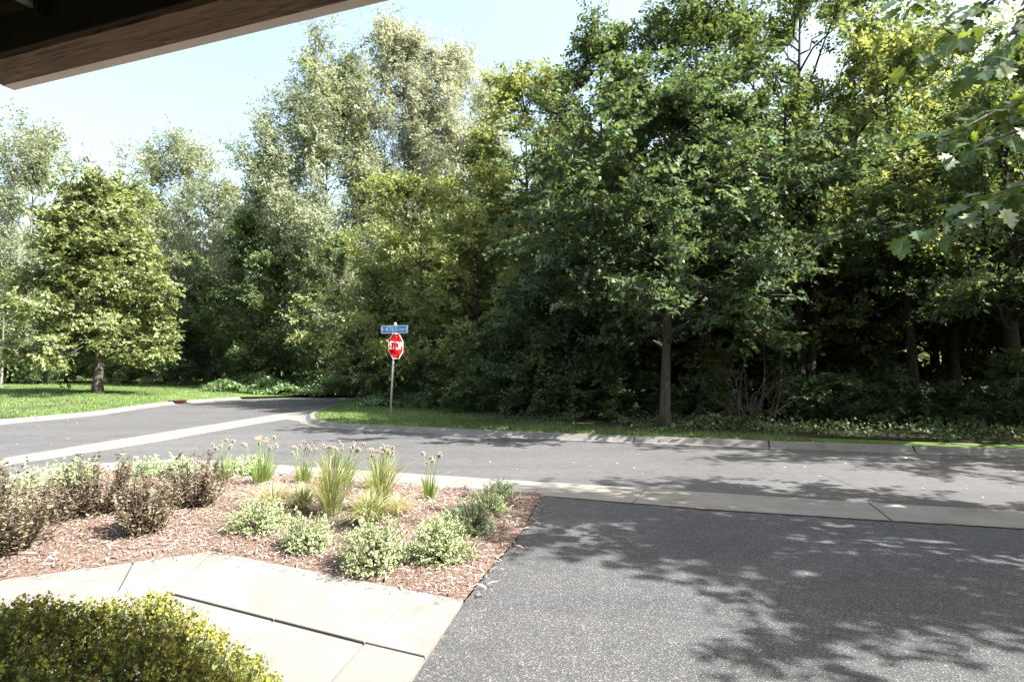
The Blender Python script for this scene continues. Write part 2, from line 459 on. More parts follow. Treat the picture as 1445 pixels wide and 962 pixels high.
# crown radius along crown height (0 = lowest leaf, 1 = top)
PROF = {
    'pyramid': [(0, 0.62), (0.12, 1.0), (0.35, 0.86), (0.65, 0.55), (0.9, 0.2), (1, 0.05)],
    'oval': [(0, 0.45), (0.2, 0.85), (0.45, 1.0), (0.7, 0.85), (0.9, 0.45), (1, 0.12)],
    'poplar': [(0, 0.55), (0.2, 0.85), (0.5, 1.0), (0.75, 0.8), (0.92, 0.42), (1, 0.1)],
    'dome': [(0, 0.72), (0.25, 1.0), (0.55, 1.0), (0.78, 0.82), (0.92, 0.5), (1, 0.18)],
    'vase': [(0, 0.35), (0.3, 0.75), (0.6, 1.0), (0.85, 0.8), (1, 0.3)],
    'bush': [(0, 0.9), (0.3, 1.0), (0.6, 0.9), (0.85, 0.6), (1, 0.2)],
}

def build_tree(name, loc, H, base, R, label, cat, leaf, seed, prof='oval', n_limb=22, n_sub=6, per=55, size=0.11, spread=0.32,
               tpl=KITE, bark='bark', trunk_r=None, lean=(0, 0), limbs_visible=0, group=None, up=0.35, flat=0.7, droop=0.25,
               trunk_top=0.92, upn=0.55, stems=1, limb_k=0.30, fills=(0.15, 0.6, 1.2, 1.8), sub_lo=0.32):
    rng = np.random.default_rng(seed)
    root = thing(name, loc, label, cat, group)
    tr = trunk_r or H * 0.014
    # trunk
    zt = H * trunk_top
    n = 12
    tz = np.linspace(-0.25, zt, n)
    wob = np.cumsum(rng.normal(0, 0.022 * H / 10, (n, 2)), axis=0); wob[:2] = 0
    tx = np.stack([wob[:, 0] + lean[0] * (np.clip(tz, 0, None) / H) ** 1.3, wob[:, 1] + lean[1] * (np.clip(tz, 0, None) / H) ** 1.3, tz], axis=1)
    def trunk_at(z):
        return np.array([np.interp(z, tz, tx[:, 0]), np.interp(z, tz, tx[:, 1]), z])
    rad = tr * (1 - 0.9 * np.clip(tz / zt, 0, 1) ** 0.9)
    rad[0] *= 1.45; rad[1] *= 1.05
    trunk_acc = Acc()
    trunk_acc.add(*tube_np(tx, rad, 9))
    if stems > 1:
        for s in range(stems - 1):
            a = rng.uniform(0, 6.28)
            e = np.array([math.cos(a) * R * 0.5, math.sin(a) * R * 0.5, zt * rng.uniform(0.6, 0.85)])
            trunk_acc.add(*tube_np(bez(np.array([0, 0, -0.2]) + 0.1 * e * [1, 1, 0], e * [0.3, 0.3, 0.5], e, 9), tr * np.linspace(0.75, 0.12, 9), 7))
    limb_meshes = []
    tw_p, tw_d, tw_s = [], [], []
    for i in range(n_limb):
        t = (i + rng.uniform(0.2, 0.8)) / n_limb
        t = t ** 0.85
        z = base + t * (H - base)
        r = R * interp(PROF[prof], t) * rng.uniform(0.55, 1.12)
        az = i * 2.39996 + rng.normal(0, 0.35)
        c = trunk_at(min(z, zt))
        e = np.array([c[0] + math.cos(az) * r, c[1] + math.sin(az) * r, z + rng.normal(0, 0.03) * H])
        zs = max(base * rng.uniform(0.8, 1.5), min(z - r * (0.35 + up) * rng.uniform(0.7, 1.2), zt * 0.97))
        s0 = trunk_at(zs)
        midp = (s0 + e) / 2 + np.array([0, 0, 0.04 * r])
        pts = bez(s0, midp, e, 8)
        pts[1:-1] += rng.normal(0, 0.03 * r + 0.01, (6, 3))
        r0 = tr * np.clip(limb_k * (1 - zs / H) + 0.08, 0.08, limb_k)
        limb_acc = Acc()
        limb_acc.add(*tube_np(pts, np.linspace(r0, r0 * 0.12 + 0.004, 8), 6))
        for k in range(n_sub):
            s = rng.uniform(sub_lo, 1.0) if k else 1.0
            f = s * 7
            j = min(int(f), 6)
            p = pts[j] + (pts[j + 1] - pts[j]) * (f - j)
            tg = unit(pts[j + 1] - pts[j])
            out_ = unit(np.array([p[0] - c[0], p[1] - c[1], 0.0]) + 1e-6)
            d = unit(tg * 0.6 + out_ * 0.3 + rng.normal(0, 0.55, 3) + np.array([0, 0, up]))
            L = max(0.35, R * rng.uniform(0.16, 0.36))
            q = p + d * L
            limb_acc.add(*tube_np(np.array([p, (p + q) / 2 + rng.normal(0, 0.03 * L, 3), q]), [r0 * 0.28 + 0.003, r0 * 0.18 + 0.002, 0.003], 4, cap=False))
            for u, s_ in ((0.3, 0.8), (0.65, 1.0), (1.0, 1.1)):
                tw_p.append(p + d * L * u); tw_d.append(d); tw_s.append(s_)
        limb_meshes.append(limb_acc)
    # leader tips
    for k in range(max(3, n_limb // 6)):
        p = trunk_at(zt) + rng.normal(0, R * 0.10, 3) * [1, 1, 0.3]
        q = np.array([p[0], p[1], H * rng.uniform(0.93, 1.02)])
        trunk_acc.add(*tube_np(np.array([trunk_at(zt * 0.93), (p + q) / 2, q]), [tr * 0.1 + 0.004, tr * 0.07 + 0.003, 0.003], 4, cap=False))
        for u in np.linspace(0.1, 1, 4):
            tw_p.append(p + (q - p) * u); tw_d.append(np.array([0, 0, 1.0])); tw_s.append(0.55)
    trunk = None
    if limbs_visible:
        trunk = link('trunk', trunk_acc.mesh('trunk'), M[bark], root, True)
        for la in limb_meshes:
            link('limb', la.mesh('limb'), M[bark], trunk, True)
    else:
        for la in limb_meshes:
            for V in la.V: pass
            trunk_acc.add(np.concatenate(la.V), la.F)
        trunk = link('trunk', trunk_acc.mesh('trunk'), M[bark], root, True)
    # leaves, set along short sprigs round every twig point
    P0 = np.array(tw_p); D0 = np.array(tw_d); S0 = np.array(tw_s)
    fill = np.repeat(rng.choice(fills, len(P0) // 3 + 1), 3)[:len(P0)]
    LPS = 9
    ns = rng.poisson(np.maximum(0.4, per * S0 * fill / LPS))
    ic = np.repeat(np.arange(len(P0)), ns)
    n_s = len(ic)
    so = P0[ic] + np.clip(rng.normal(0, 1, (n_s, 3)), -1.6, 1.6) * spread * 0.45 * S0[ic, None] * np.array([1, 1, flat])
    sd_ = unit(D0[ic] * 0.5 + rng.normal(0, 0.75, (n_s, 3)) * np.array([1, 1, flat]) + np.array([0, 0, 0.15]))
    sl = spread * rng.uniform(0.7, 1.5, n_s) * S0[ic]
    cn = np.array([0, 0, upn]) + rng.normal(0, 0.28, (len(P0), 3))
    sn = unit(cn[ic] + rng.normal(0, 0.22, (n_s, 3)))
    idx = np.repeat(np.arange(n_s), LPS)
    k_ = np.tile(np.arange(LPS), n_s)
    u_ = (k_ + rng.uniform(0.1, 0.9, len(k_))) / LPS
    sg = np.where(k_ % 2 == 0, 1.0, -1.0)
    sag = np.zeros((len(idx), 3)); sag[:, 2] = -droop * 0.5 * u_ ** 2 * sl[idx]
    P = so[idx] + sd_[idx] * (u_ * sl[idx])[:, None] + sag
    P += rng.normal(0, 0.12 * size, P.shape)
    sidev = unit(np.cross(sd_, sn))[idx] * sg[:, None]
    N = sn[idx] + rng.normal(0, 0.30, P.shape)
    A = sd_[idx] * 0.55 + sidev * 0.8 + rng.normal(0, 0.25, P.shape) + np.array([0, 0, -droop])
    ok = P[:, 2] > 0.06
    P, N, A = P[ok], N[ok], A[ok]
    S = size * rng.uniform(0.55, 1.25, len(P))
    V, F = place_leaves(tpl, P, A, N, S)
    crown = link('crown', mesh_np('crown', V, [F]), M[leaf], root)
    return root

# ================================================================== THE SETTING
G = lambda x, y, h=0.0: at_h(x, y, h)
KH = 0.12
# ---- ground sheet to the horizon
sheet('ground', [(-900, -300), (900, -300), (900, 1500), (-900, 1500)], -0.12, M['meadow'])

kerb_back = [(515, 562.5), (484, 569), (458, 576.5), (443, 583.5), (446, 590.5), (464, 595), (488, 597.2), (575, 601), (720, 608), (900, 614.8), (1084, 621.5), (1287, 628), (1445, 632.5), (1700, 640), (2200, 652)]
kb = [G(x, y, KH) for x, y in kerb_back]
far_back = [(-260, 617), (0, 591.5), (120, 581.5), (220, 568), (290, 562.8), (335, 560)]
fb = [G(x, y, KH) for x, y in far_back]
ribbon_far = [(-220, 712), (-100, 690), (0, 672), (80, 661), (150, 654), (230, 650), (310, 650.5), (395, 657), (560, 668), (700, 677), (1000, 696), (1269, 713), (1445, 723), (1800, 745), (2400, 782)]
ribbon_near = [(-220, 726), (-100, 703), (0, 684), (80, 673), (150, 666), (230, 662), (310, 663), (395, 670), (560, 684), (700, 695), (1000, 719.5), (1269, 736.5), (1445, 746.5), (1800, 770), (2400, 812)]
rf = [G(*p) for p in ribbon_far]
rn = [G(*p) for p in ribbon_near]

# ---- asphalt road: one sheet under both streets
road_pts = [Vector((-60, 9, 0))] + [p for p in rn] + [Vector((40, 3, 0)), Vector((40, 60, 0)), Vector((-60, 60, 0))]
road = sheet('road', road_pts, 0.0, M['road'])

# ---- driveway in front of the camera
drive_edge = [(583, 962), (655, 851), (690, 806), (716, 778), (738, 750), (752, 722), (766, 699)]
de = [G(*p) for p in drive_edge]
rn_drive = [G(766, 700.2)] + [p for p in rn if p.x > G(770, 700).x]
driveway = sheet('driveway', [Vector((-2.6, -3.0, 0)), Vector((-0.9, 1.2, 0))] + de + rn_drive[1:] + [Vector((40, -3, 0))], 0.006, M['drive'])

# ---- flush concrete ribbon between driveway and road, in slabs
def along(poly, n_per_m=None):
    L = [0]
    for a, b in zip(poly, poly[1:]): L.append(L[-1] + (b - a).length)
    return L
def point_on(poly, L, s):
    s = max(0, min(s, L[-1]))
    for i in range(len(L) - 1):
        if s <= L[i + 1] + 1e-9:
            return poly[i].lerp(poly[i + 1], (s - L[i]) / max(1e-9, L[i + 1] - L[i]))
    return poly[-1].copy()
def nearest_s(poly, L, q):
    best = (1e9, 0)
    for i in range(len(poly) - 1):
        d = poly[i + 1] - poly[i]
        t = max(0, min(1, (q - poly[i]).dot(d) / max(1e-9, d.length_squared)))
        dd = (poly[i] + d * t - q).length
        if dd < best[0]: best = (dd, L[i] + t * d.length)
    return best[1]

ribbon = bpy.data.objects.new('gutter', None); col.objects.link(ribbon); ribbon['kind'] = 'structure'
Lf, Ln = along(rf), along(rn)
js = [nearest_s(rf, Lf, G(912, 690)), nearest_s(rf, Lf, G(1226, 711))]
step = js[1] - js[0]
cuts = [js[0] + k * step for k in range(-8, 7)]
cuts = [c for c in cuts if 0 < c < Lf[-1]]
cuts = [0] + cuts + [Lf[-1]]
for a, b in zip(cuts, cuts[1:]):
    g = 0.008
    ss = [a + g] + [l for l in Lf if a + g < l < b - g] + [b - g]
    fpts = [point_on(rf, Lf, s) for s in ss]
    npts = [point_on(rn, Ln, nearest_s(rn, Ln, p)) for p in fpts]
    sheet('slab', fpts + npts[::-1], 0.016, M['ribbon'], ribbon, None, depth=0.09, bevel=0.006)

# ---- valley gutter across the mouth of the side street
vg_far = [(-220, 684), (0, 647.5), (213, 613), (330, 594.5), (396, 583.8), (436, 578.5)]
vg_near = [(-220, 698), (0, 657.5), (213, 624.5), (330, 603.5), (396, 592), (436, 588)]
valley = bpy.data.objects.new('gutter', None); col.objects.link(valley); valley['kind'] = 'structure'
vf, vn = [G(*p) for p in vg_far], [G(*p) for p in vg_near]
Lv, Lw = along(vf), along(vn)
nseg = 9
for k in range(nseg):
    a, b = k / nseg, (k + 1) / nseg
    q = [point_on(vf, Lv, (a + (b - a) * u) * Lv[-1]) for u in (0.003, 0.5, 0.997)] + [point_on(vn, Lw, (a + (b - a) * u) * Lw[-1]) for u in (0.997, 0.5, 0.003)]
    sheet('slab', q, 0.010, M['ribbon'], valley, None, depth=0.07, bevel=0.004)
sheet('apron', [G(*p) for p in [(437, 579), (449, 575.5), (441, 583), (445, 592), (470, 597.5), (486, 600.5), (462, 600.5), (428, 596), (405, 592.2), (437, 588.2)]], 0.012, M['ribbon'], valley, None)

# ---- kerbs
def kerb_profile_run(parent, back, a, b, L, toward, flip=False, face=0.30):
    """one kerb stone from arc a to b: back edge, rounded top, sloping face, gutter lip"""
    prof = [(0.0, -0.10), (0.0, 0.122), (0.09, 0.128), (0.15, 0.118), (0.21, 0.07), (0.27, 0.022), (face + 0.16, 0.010), (face + 0.16, -0.10)]
    ss = [a] + [l for l in L if a + 0.05 < l < b - 0.05] + [b]
    V, rows = [], []
    for s in ss:
        p = point_on(back, L, s)
        d = (point_on(back, L, s + 0.15) - point_on(back, L, s - 0.15)); d.z = 0
        if d.length < 1e-6: d = point_on(back, L, s) - point_on(back, L, s - 0.3)
        d.normalize()
        nrm = Vector((d.y, -d.x, 0)) * (1 if toward else -1)
        rows.append([Vector((p.x, p.y, 0)) + nrm * u + Vector((0, 0, w)) for u, w in prof])
    k = len(prof)
    V = [v for r in rows for v in r]
    F = [[i * k + j, i * k + j + 1, (i + 1) * k + j + 1, (i + 1) * k + j] for i in range(len(rows) - 1) for j in range(k - 1)]
    acc = Acc(); acc.add([tuple(v) for v in V], [np.array(F), np.array([list(range(k))]), np.array([[(len(rows) - 1) * k + j for j in range(k)][::-1]])])
    return link('kerb_stone', acc.mesh('kerb_stone'), M['kerb'], parent)

kerb = bpy.data.objects.new('kerb', None); col.objects.link(kerb); kerb['kind'] = 'structure'
Lk = along(kb)
kj = [nearest_s(kb, Lk, G(x, y, KH)) for x, y in [(488, 597.2), (575, 601), (719, 608), (897, 614.7), (1084, 621.5), (1285, 628)]]
stp = kj[-1] - kj[-2]
kcuts = [0, nearest_s(kb, Lk, G(446, 590.5, KH))] + kj + [kj[-1] + stp * q for q in (1, 2, 3, 4) if kj[-1] + stp * q < Lk[-1]] + [Lk[-1]]
for a, b in zip(kcuts, kcuts[1:]):
    kerb_profile_run(kerb, kb, a + 0.012, b - 0.012, Lk, True)
kerb2 = bpy.data.objects.new('kerb', None); col.objects.link(kerb2); kerb2['kind'] = 'structure'
Lb = along(fb)
inlet_s = (nearest_s(fb, Lb, G(235, 566.5, KH)), nearest_s(fb, Lb, G(256, 565.2, KH)))
kc = list(np.arange(0, inlet_s[0] - 1.0, 3.0)) + [inlet_s[0]]
for a, b in zip(kc, kc[1:]):
    kerb_profile_run(kerb2, fb, a + 0.012, b - 0.012, Lb, True)
kc = [inlet_s[1]] + list(np.arange(inlet_s[1] + 3, Lb[-1] - 1, 3.0)) + [Lb[-1]]
for a, b in zip(kc, kc[1:]):
    kerb_profile_run(kerb2, fb, a + 0.012, b - 0.012, Lb, True)
# storm drain inlet set in that kerb
ia, ib = point_on(fb, Lb, inlet_s[0]), point_on(fb, Lb, inlet_s[1])
idir = (ib - ia); ilen = idir.length; idir.normalize()
inr = Vector((idir.y, -idir.x, 0))
drain = thing('storm_drain', ((ia + ib) / 2).to_tuple()[:2] + (0,), 'rusty red brown storm drain casting set in the far kerb', 'storm drain')
rotz = Matrix.Rotation(math.atan2(idir.y, idir.x), 4, 'Z')
def dpart(name, c, s, mat):
    acc = Acc(); acc.add(*box_np((0, 0, 0), *s)); V = np.array(c)
    o = link(name, acc.mesh(name), mat, drain); o.location = rotz @ Vector(c); o.rotation_euler = rotz.to_euler(); return o
dpart('hood', (0, -0.08, 0.145), (ilen - 0.03, 0.34, 0.05), M['rust'])
dpart('back_box', (0, 0.03, 0.06), (ilen - 0.05, 0.12, 0.12), M['rust_dark'])
dpart('grate_frame', (0, -0.35, 0.018), (ilen - 0.03, 0.22, 0.03), M['rust'])
for k in range(5):
    dpart('bar', (-ilen / 2 + ilen * (k + 0.5) / 5, -0.24, 0.075), (0.045, 0.03, 0.09), M['rust'])

# ---- verge lawn behind the right kerb and woodland floor
def tri_grid(pts_front, pts_back, nu, nv, zf):
    """ruled grid between two polylines"""
    La, Lc = along(pts_front), along(pts_back)
    V = []
    for i in range(nu + 1):
        p = point_on(pts_front, La, La[-1] * i / nu); q = point_on(pts_back, Lc, Lc[-1] * i / nu)
        for j in range(nv + 1):
            w = p.lerp(q, j / nv)
            V.append((w.x, w.y, zf(w.x, w.y, j / nv)))
    F = [[i * (nv + 1) + j, (i + 1) * (nv + 1) + j, (i + 1) * (nv + 1) + j + 1, i * (nv + 1) + j + 1] for i in range(nu) for j in range(nv)]
    return np.array(V), np.array(F)
verge_back = [Vector(p) for p in [(-6.5, 36, 0), (-5.5, 45, 0), (5, 45, 0), (20, 40, 0), (45, 30, 0)]]
wob = lambda x, y: 0.02 * math.sin(x * 1.7 + y) + 0.02 * math.sin(y * 2.3 - x * 0.6)
kb_front = [p.copy() for p in kb]
V, F = tri_grid(kb_front, verge_back, 90, 40, lambda x, y, t: 0.112 + min(1, t * 8) * (0.06 + wob(x, y)))
verge = link('verge', mesh_np('verge', V, [F]), M['lawn'], None, True); verge['kind'] = 'structure'
# woodland edge line (photo pixels on the grass) and floor
wood_edge = [(505, 563.5), (560, 566), (610, 572), (650, 580), (700, 591), (760, 598), (840, 603), (940, 607.5), (1084, 614.5), (1287, 621.5), (1445, 626), (1700, 633), (2200, 645)]
we = [G(x, y - 3, 0.18) for x, y in wood_edge]
V, F = tri_grid(we, [Vector(p) for p in [(-4.5, 44, 0), (5, 44, 0), (20, 39, 0), (45, 29, 0)]], 60, 30, lambda x, y, t: 0.2)
VB0 = BVHTree.FromPolygons([v.co.copy() for v in verge.data.vertices], [tuple(p.vertices) for p in verge.data.polygons])
for v in V:
    h_ = VB0.ray_cast(Vector((v[0], v[1], 5)), Vector((0, 0, -1)))
    v[2] = (h_[0].z if h_[0] is not None else 0.17) + 0.022
wf = link('woodland_floor', mesh_np('woodland_floor', V, [F]), M['litter'], None, True); wf['kind'] = 'structure'
# ---- far lawn on the left, rising slightly
rise = lambda d: 0.55 * (1 - math.exp(-max(0, d) / 9.0))
fbx = [p.copy() for p in fb] + [G(420, 557.6, KH), G(500, 556.5, KH), G(560, 556, KH)]
lawn_back = [Vector(p) for p in [(-75, 60, 0), (-40, 75, 0), (-10, 75, 0), (4, 60, 0)]]
def lawn_z(x, y, t):
    return 0.112 + rise(t * 38) + (wob(x, y) if t > 0.02 else 0)
V, F = tri_grid(fbx, lawn_back, 70, 40, lawn_z)
lawn = link('lawn', mesh_np('lawn', V, [F]), M['lawn'], None, True); lawn['kind'] = 'structure'
def bvh(*objs):
    out = []
    for o in objs:
        me = o.data
        out.append(BVHTree.FromPolygons([v.co.copy() for v in me.vertices], [tuple(p.vertices) for p in me.polygons]))
    return out
LAWN_BVH = bvh(lawn)[0]; VERGE_BVH = bvh(verge)[0]; WF_BVH = bvh(wf)[0]
def ground_z(x, y, default=0.0):
    best = None
    for b in (LAWN_BVH, VERGE_BVH, WF_BVH):
        h = b.ray_cast(Vector((x, y, 5)), Vector((0, 0, -1)))
        if h[0] is not None and (best is None or h[0].z > best): best = h[0].z
    return default if best is None else best
# footpath across the far lawn
fp_a = [(-200, 599), (0, 575), (60, 571), (110, 568.5)]
fp_pts = []
pa = [G(x, y, 0.27) for x, y in fp_a]
V = []
for i, p in enumerate(pa):
    for w in (-0.45, 0.45):
        V.append((p.x, p.y + w, ground_z(p.x, p.y + w, 0.2) + 0.02))
fpath = link('footpath', mesh_np('footpath', np.array(V), [np.array([[0, 2, 3, 1], [2, 4, 5, 3], [4, 6, 7, 5]])]), M['kerb']); fpath['kind'] = 'structure'

# ---- cracks and seams in the road
def strip(name, pix, w, z, mat, parent, seed):
    rng = np.random.default_rng(seed)
    P = [G(*p) for p in pix]
    L = along(P)
    n = max(6, int(L[-1] / 0.12))
    acc_v, q = [], []
    for i in range(n + 1):
        p = point_on(P, L, L[-1] * i / n)
        d = point_on(P, L, L[-1] * i / n + 0.1) - point_on(P, L, L[-1] * i / n - 0.1); d.z = 0; d.normalize()
        nr = Vector((-d.y, d.x, 0)); j = rng.normal(0, w * 0.6); ww = w * rng.uniform(0.4, 1.0)
        acc_v += [tuple((p + nr * (j - ww))[:2]) + (z,), tuple((p + nr * (j + ww))[:2]) + (z,)]
    F = np.array([[2 * i, 2 * i + 2, 2 * i + 3, 2 * i + 1] for i in range(n)])
    return link(name, mesh_np(name, np.array(acc_v), [F]), mat, parent)
strip('crack', [(1160, 668), (1200, 684), (1245, 700), (1268, 711)], 0.010, 0.004, M['tar'], road, 1)
strip('crack', [(-60, 642), (60, 628), (140, 616.5), (190, 609)], 0.035, 0.004, M['tar'], road, 2)
strip('crack', [(500, 640), (560, 628), (590, 617)], 0.02, 0.004, M['tar'], road, 3)
strip('crack', [(766, 700.6), (900, 711.6), (1000, 720.3), (1269, 737.3), (1445, 747.2)], 0.018, 0.0105, M['rust_dark'], driveway, 4)

# ================================================================== SIDEWALK
walk = bpy.data.objects.new('sidewalk', None); col.objects.link(walk); walk['kind'] = 'structure'
S = lambda *ps: [G(x, y) for x, y in ps]
def shrink(pts, g=0.006):
    c = sum(pts, Vector()) / len(pts)
    out = []
    n = len(pts)
    for i in range(n):
        a, b, d = pts[i - 1], pts[i], pts[(i + 1) % n]
        e1 = (b - a); e2 = (d - b); e1.z = e2.z = 0; e1.normalize(); e2.normalize()
        n1 = Vector((-e1.y, e1.x, 0)); n2 = Vector((-e2.y, e2.x, 0))
        if n1.dot(c - b) < 0: n1 = -n1
        if n2.dot(c - b) < 0: n2 = -n2
        m = (n1 + n2); m.normalize()
        out.append(b + m * (g / max(0.4, m.dot(n1))))
    return out
fk, fr = G(301, 781), G(655, 851)              # kink and far right corner
l0, l1, l2, l3 = G(237, 840), G(386, 878.5), G(514, 911.5), G(600, 932)
e1, e2 = G(473, 815.5), G(590, 838.5)
el, jl = G(188, 797), G(166, 838)
n0 = Vector((-2.50, 3.11, 0)); nL = Vector((-2.64, 3.22, 0))
slabs = [[el, fk, l0, n0, nL, jl], [fk, e1, l1, l0], [e1, e2, l2, l1], [e2, fr, l3, l2]]
SW = 0.026
for q in slabs:
    sheet('paving_slab', shrink(q, 0.005), SW, M['concrete'], walk, None, depth=0.12, bevel=0.006)
# left run beyond the kink
eL, eLL = G(0, 822.5), G(-330, 868)
jL = jl + (eL - el); jLL = jl + (eLL - el)
for q in ([eL, el, jl, jL], [eLL, eL, jL, jLL], [jL, jl, Vector((-2.64, 3.22, 0)), Vector((-2.64, 3.22, 0)) + (eL - el)]):
    sheet('paving_slab', shrink(q, 0.005), SW, M['concrete'], walk, None, depth=0.12, bevel=0.006)
# near row
dvec = (l2 - G(470, 962)); dvec = -dvec.normalized() * 1.25
n0, n1, n2 = Vector((-2.50, 3.11, 0)), l1 + dvec, l2 + dvec
nL = Vector((-2.64, 3.22, 0))
n3 = l3 + (G(583, 962) - fr).normalized() * 1.25
gap = Vector((0.0, -0.014, 0))
for q in ([l0 + gap, l1 + gap, n1, n0], [l1 + gap, l2 + gap, n2, n1], [l2, l3, n3, n2]):
    sheet('paving_slab', shrink(q, 0.006), SW - 0.004, M['concrete'], walk, None, depth=0.12, bevel=0.006)
sheet('joint_bed', [eLL, eL, el, fk, fr, n3, n2, n1, n0, nL, nL + (eL - el), jLL], SW - 0.026, M['dark_gap'], walk, None)

# ================================================================== PLANTING BED
bed_px_front = [(-330, 868), (0, 822.5), (188, 797), (301, 781), (473, 815.5), (655, 851)]
bf = [G(*p) for p in bed_px_front]
bed_right = [p for p in de[1:]]
bed_back = [p.copy() for p in rn if p.x < G(766, 699).x and p.x > -9.5][::-1]
bed_poly = bf + bed_right[1:] + bed_back
def in_poly(x, y, poly):
    c = False
    n = len(poly)
    for i in range(n):
        a, b = poly[i], poly[i - 1]
        if (a.y > y) != (b.y > y) and x < (b.x - a.x) * (y - a.y) / (b.y - a.y) + a.x: c = not c
    return c
def edge_dist(x, y, poly):
    q = Vector((x, y, 0)); m = 1e9
    for i in range(len(poly)):
        a, b = poly[i - 1], poly[i]
        d = b - a; d.z = 0
        t = max(0, min(1, (q - Vector((a.x, a.y, 0))).dot(d) / max(1e-9, d.length_squared)))
        m = min(m, (Vector((a.x, a.y, 0)) + d * t - q).length)
    return m
xs = [p.x for p in bed_poly]; ys = [p.y for p in bed_poly]
def bed_z(x, y, d=None):
    d = edge_dist(x, y, bed_poly) if d is None else d
    return 0.03 + 0.10 * (1 - math.exp(-d / 0.7)) + 0.012 * math.sin(x * 5.1 + 1.3 * y) * min(1, d * 3) + 0.010 * math.sin(y * 7.3 - 2 * x) * min(1, d * 3)
bm = bmesh.new()
vs = [bm.verts.new((p.x, p.y, 0.022)) for p in bed_poly]
bm.faces.new(vs)
bm.normal_update()
bmesh.ops.triangulate(bm, faces=bm.faces[:])
for _ in range(5):
    long_e = [e for e in bm.edges if e.calc_length() > 0.22]
    bmesh.ops.subdivide_edges(bm, edges=long_e, cuts=1)
    bmesh.ops.triangulate(bm, faces=[f for f in bm.faces if len(f.verts) > 3])
for v in bm.verts:
    v.co.z = bed_z(v.co.x, v.co.y) - 0.008
bmesh.ops.recalc_face_normals(bm, faces=bm.faces[:])
me = bpy.data.meshes.new('planting_bed'); bm.to_mesh(me); bm.free()
bed = link('planting_bed', me, M['mulch'], None, True); bed['kind'] = 'structure'
# chips
rng = np.random.default_rng(11)
P = []
tries = 0
while len(P) < 46000 and tries < 400000:
    tries += 1
    x, y = rng.uniform(max(min(xs), -6.5), max(xs)), rng.uniform(min(ys), max(ys))
    if abs(x) > 0.92 * y + 0.6: continue
    if in_poly(x, y, bed_poly):
        d = edge_dist(x, y, bed_poly)
        P.append((x, y, bed_z(x, y, d) + rng.uniform(-0.004, 0.014)))
    elif rng.random() < 0.3:
        d = edge_dist(x, y, bed_poly)
        if d < 0.22 * rng.random() ** 1.7 and y < 7.6: P.append((x, y, 0.034))
P = np.array(P)
ang = rng.uniform(0, 2 * math.pi, len(P))
A = np.stack([np.cos(ang), np.sin(ang), rng.normal(0, 0.28, len(P))], 1)
N = np.stack([rng.normal(0, 0.45, len(P)), rng.normal(0, 0.45, len(P)), np.ones(len(P))], 1)
CHIP = (np.array([[-0.09, 0, 0], [0.07, 0.04, 0.0], [0.11, 0.5, 0.10], [0.05, 1.0, 0.0], [-0.07, 0.94, 0.02], [-0.12, 0.45, 0.11]]), np.array([[0, 1, 2], [0, 2, 5], [5, 2, 3], [5, 3, 4]]))
CHIP = (CHIP[0] * [0.72, 1, 1], CHIP[1])
V, F = place_leaves(CHIP, P, A, N, np.clip(rng.lognormal(math.log(0.031), 0.45, len(P)), 0.012, 0.085))
chips = link('mulch', mesh_np('mulch', V, [F]), M['chips'])
tag(chips, 'red brown wood chip mulch covering the planting bed', None, kind='stuff')

# ================================================================== LAWN BLADES
def blades(n, sampler, hgt, wid, mat, name, label, seed):
    rng = np.random.default_rng(seed)
    P = []
    while len(P) < n:
        p = sampler(rng)
        if p is not None: P.append(p)
    P = np.array(P)
    ang = rng.uniform(0, 2 * math.pi, len(P))
    side = np.stack([np.cos(ang), np.sin(ang), np.zeros(len(P))], 1)
    h = hgt * rng.uniform(0.5, 1.3, len(P))[:, None]
    tip = P + np.stack([rng.normal(0, 0.45, len(P)), rng.normal(0, 0.45, len(P)), np.ones(len(P))], 1) * h
    w = wid * rng.uniform(0.6, 1.3, len(P))[:, None]
    V = np.stack([P - side * w, P + side * w, tip], 1).reshape(-1, 3)
    F = np.arange(len(V)).reshape(-1, 3)
    o = link(name, mesh_np(name, V, [F]), mat)
    return tag(o, label, None, kind='stuff')
vpoly = kb[1:14] + we[::-1]
kbL, weL = along(kb), along(we)
def vs_(rng):
    u = rng.random() ** 1.0
    p = point_on(kb, kbL, kbL[-1] * (0.0 + 0.72 * u)); q = point_on(we, weL, nearest_s(we, weL, p + (Vector((0.0, 1.0, 0)) * 1.5)))
    w = p.lerp(q, rng.random() * 1.08)
    if abs(w.x) > 0.95 * w.y: return None
    return (w.x, w.y, ground_z(w.x, w.y, 0.12) - 0.005)
blades(42000, vs_, 0.075, 0.007, M['grass'], 'grass', 'short mown grass of the verge round the stop sign', 5)
def ls_(rng):
    px, py = rng.uniform(-60, 330), rng.uniform(546, 606)
    p = G(px, py, 0.25)
    if p.y < 17: return None
    h = LAWN_BVH.ray_cast(Vector((p.x, p.y, 5)), Vector((0, 0, -1)))
    if h[0] is None: return None
    return (p.x, p.y, h[0].z - 0.005)
blades(30000, ls_, 0.08, 0.012, M['grass'], 'grass', 'sunny mown grass round the pyramidal tree across the street', 6)

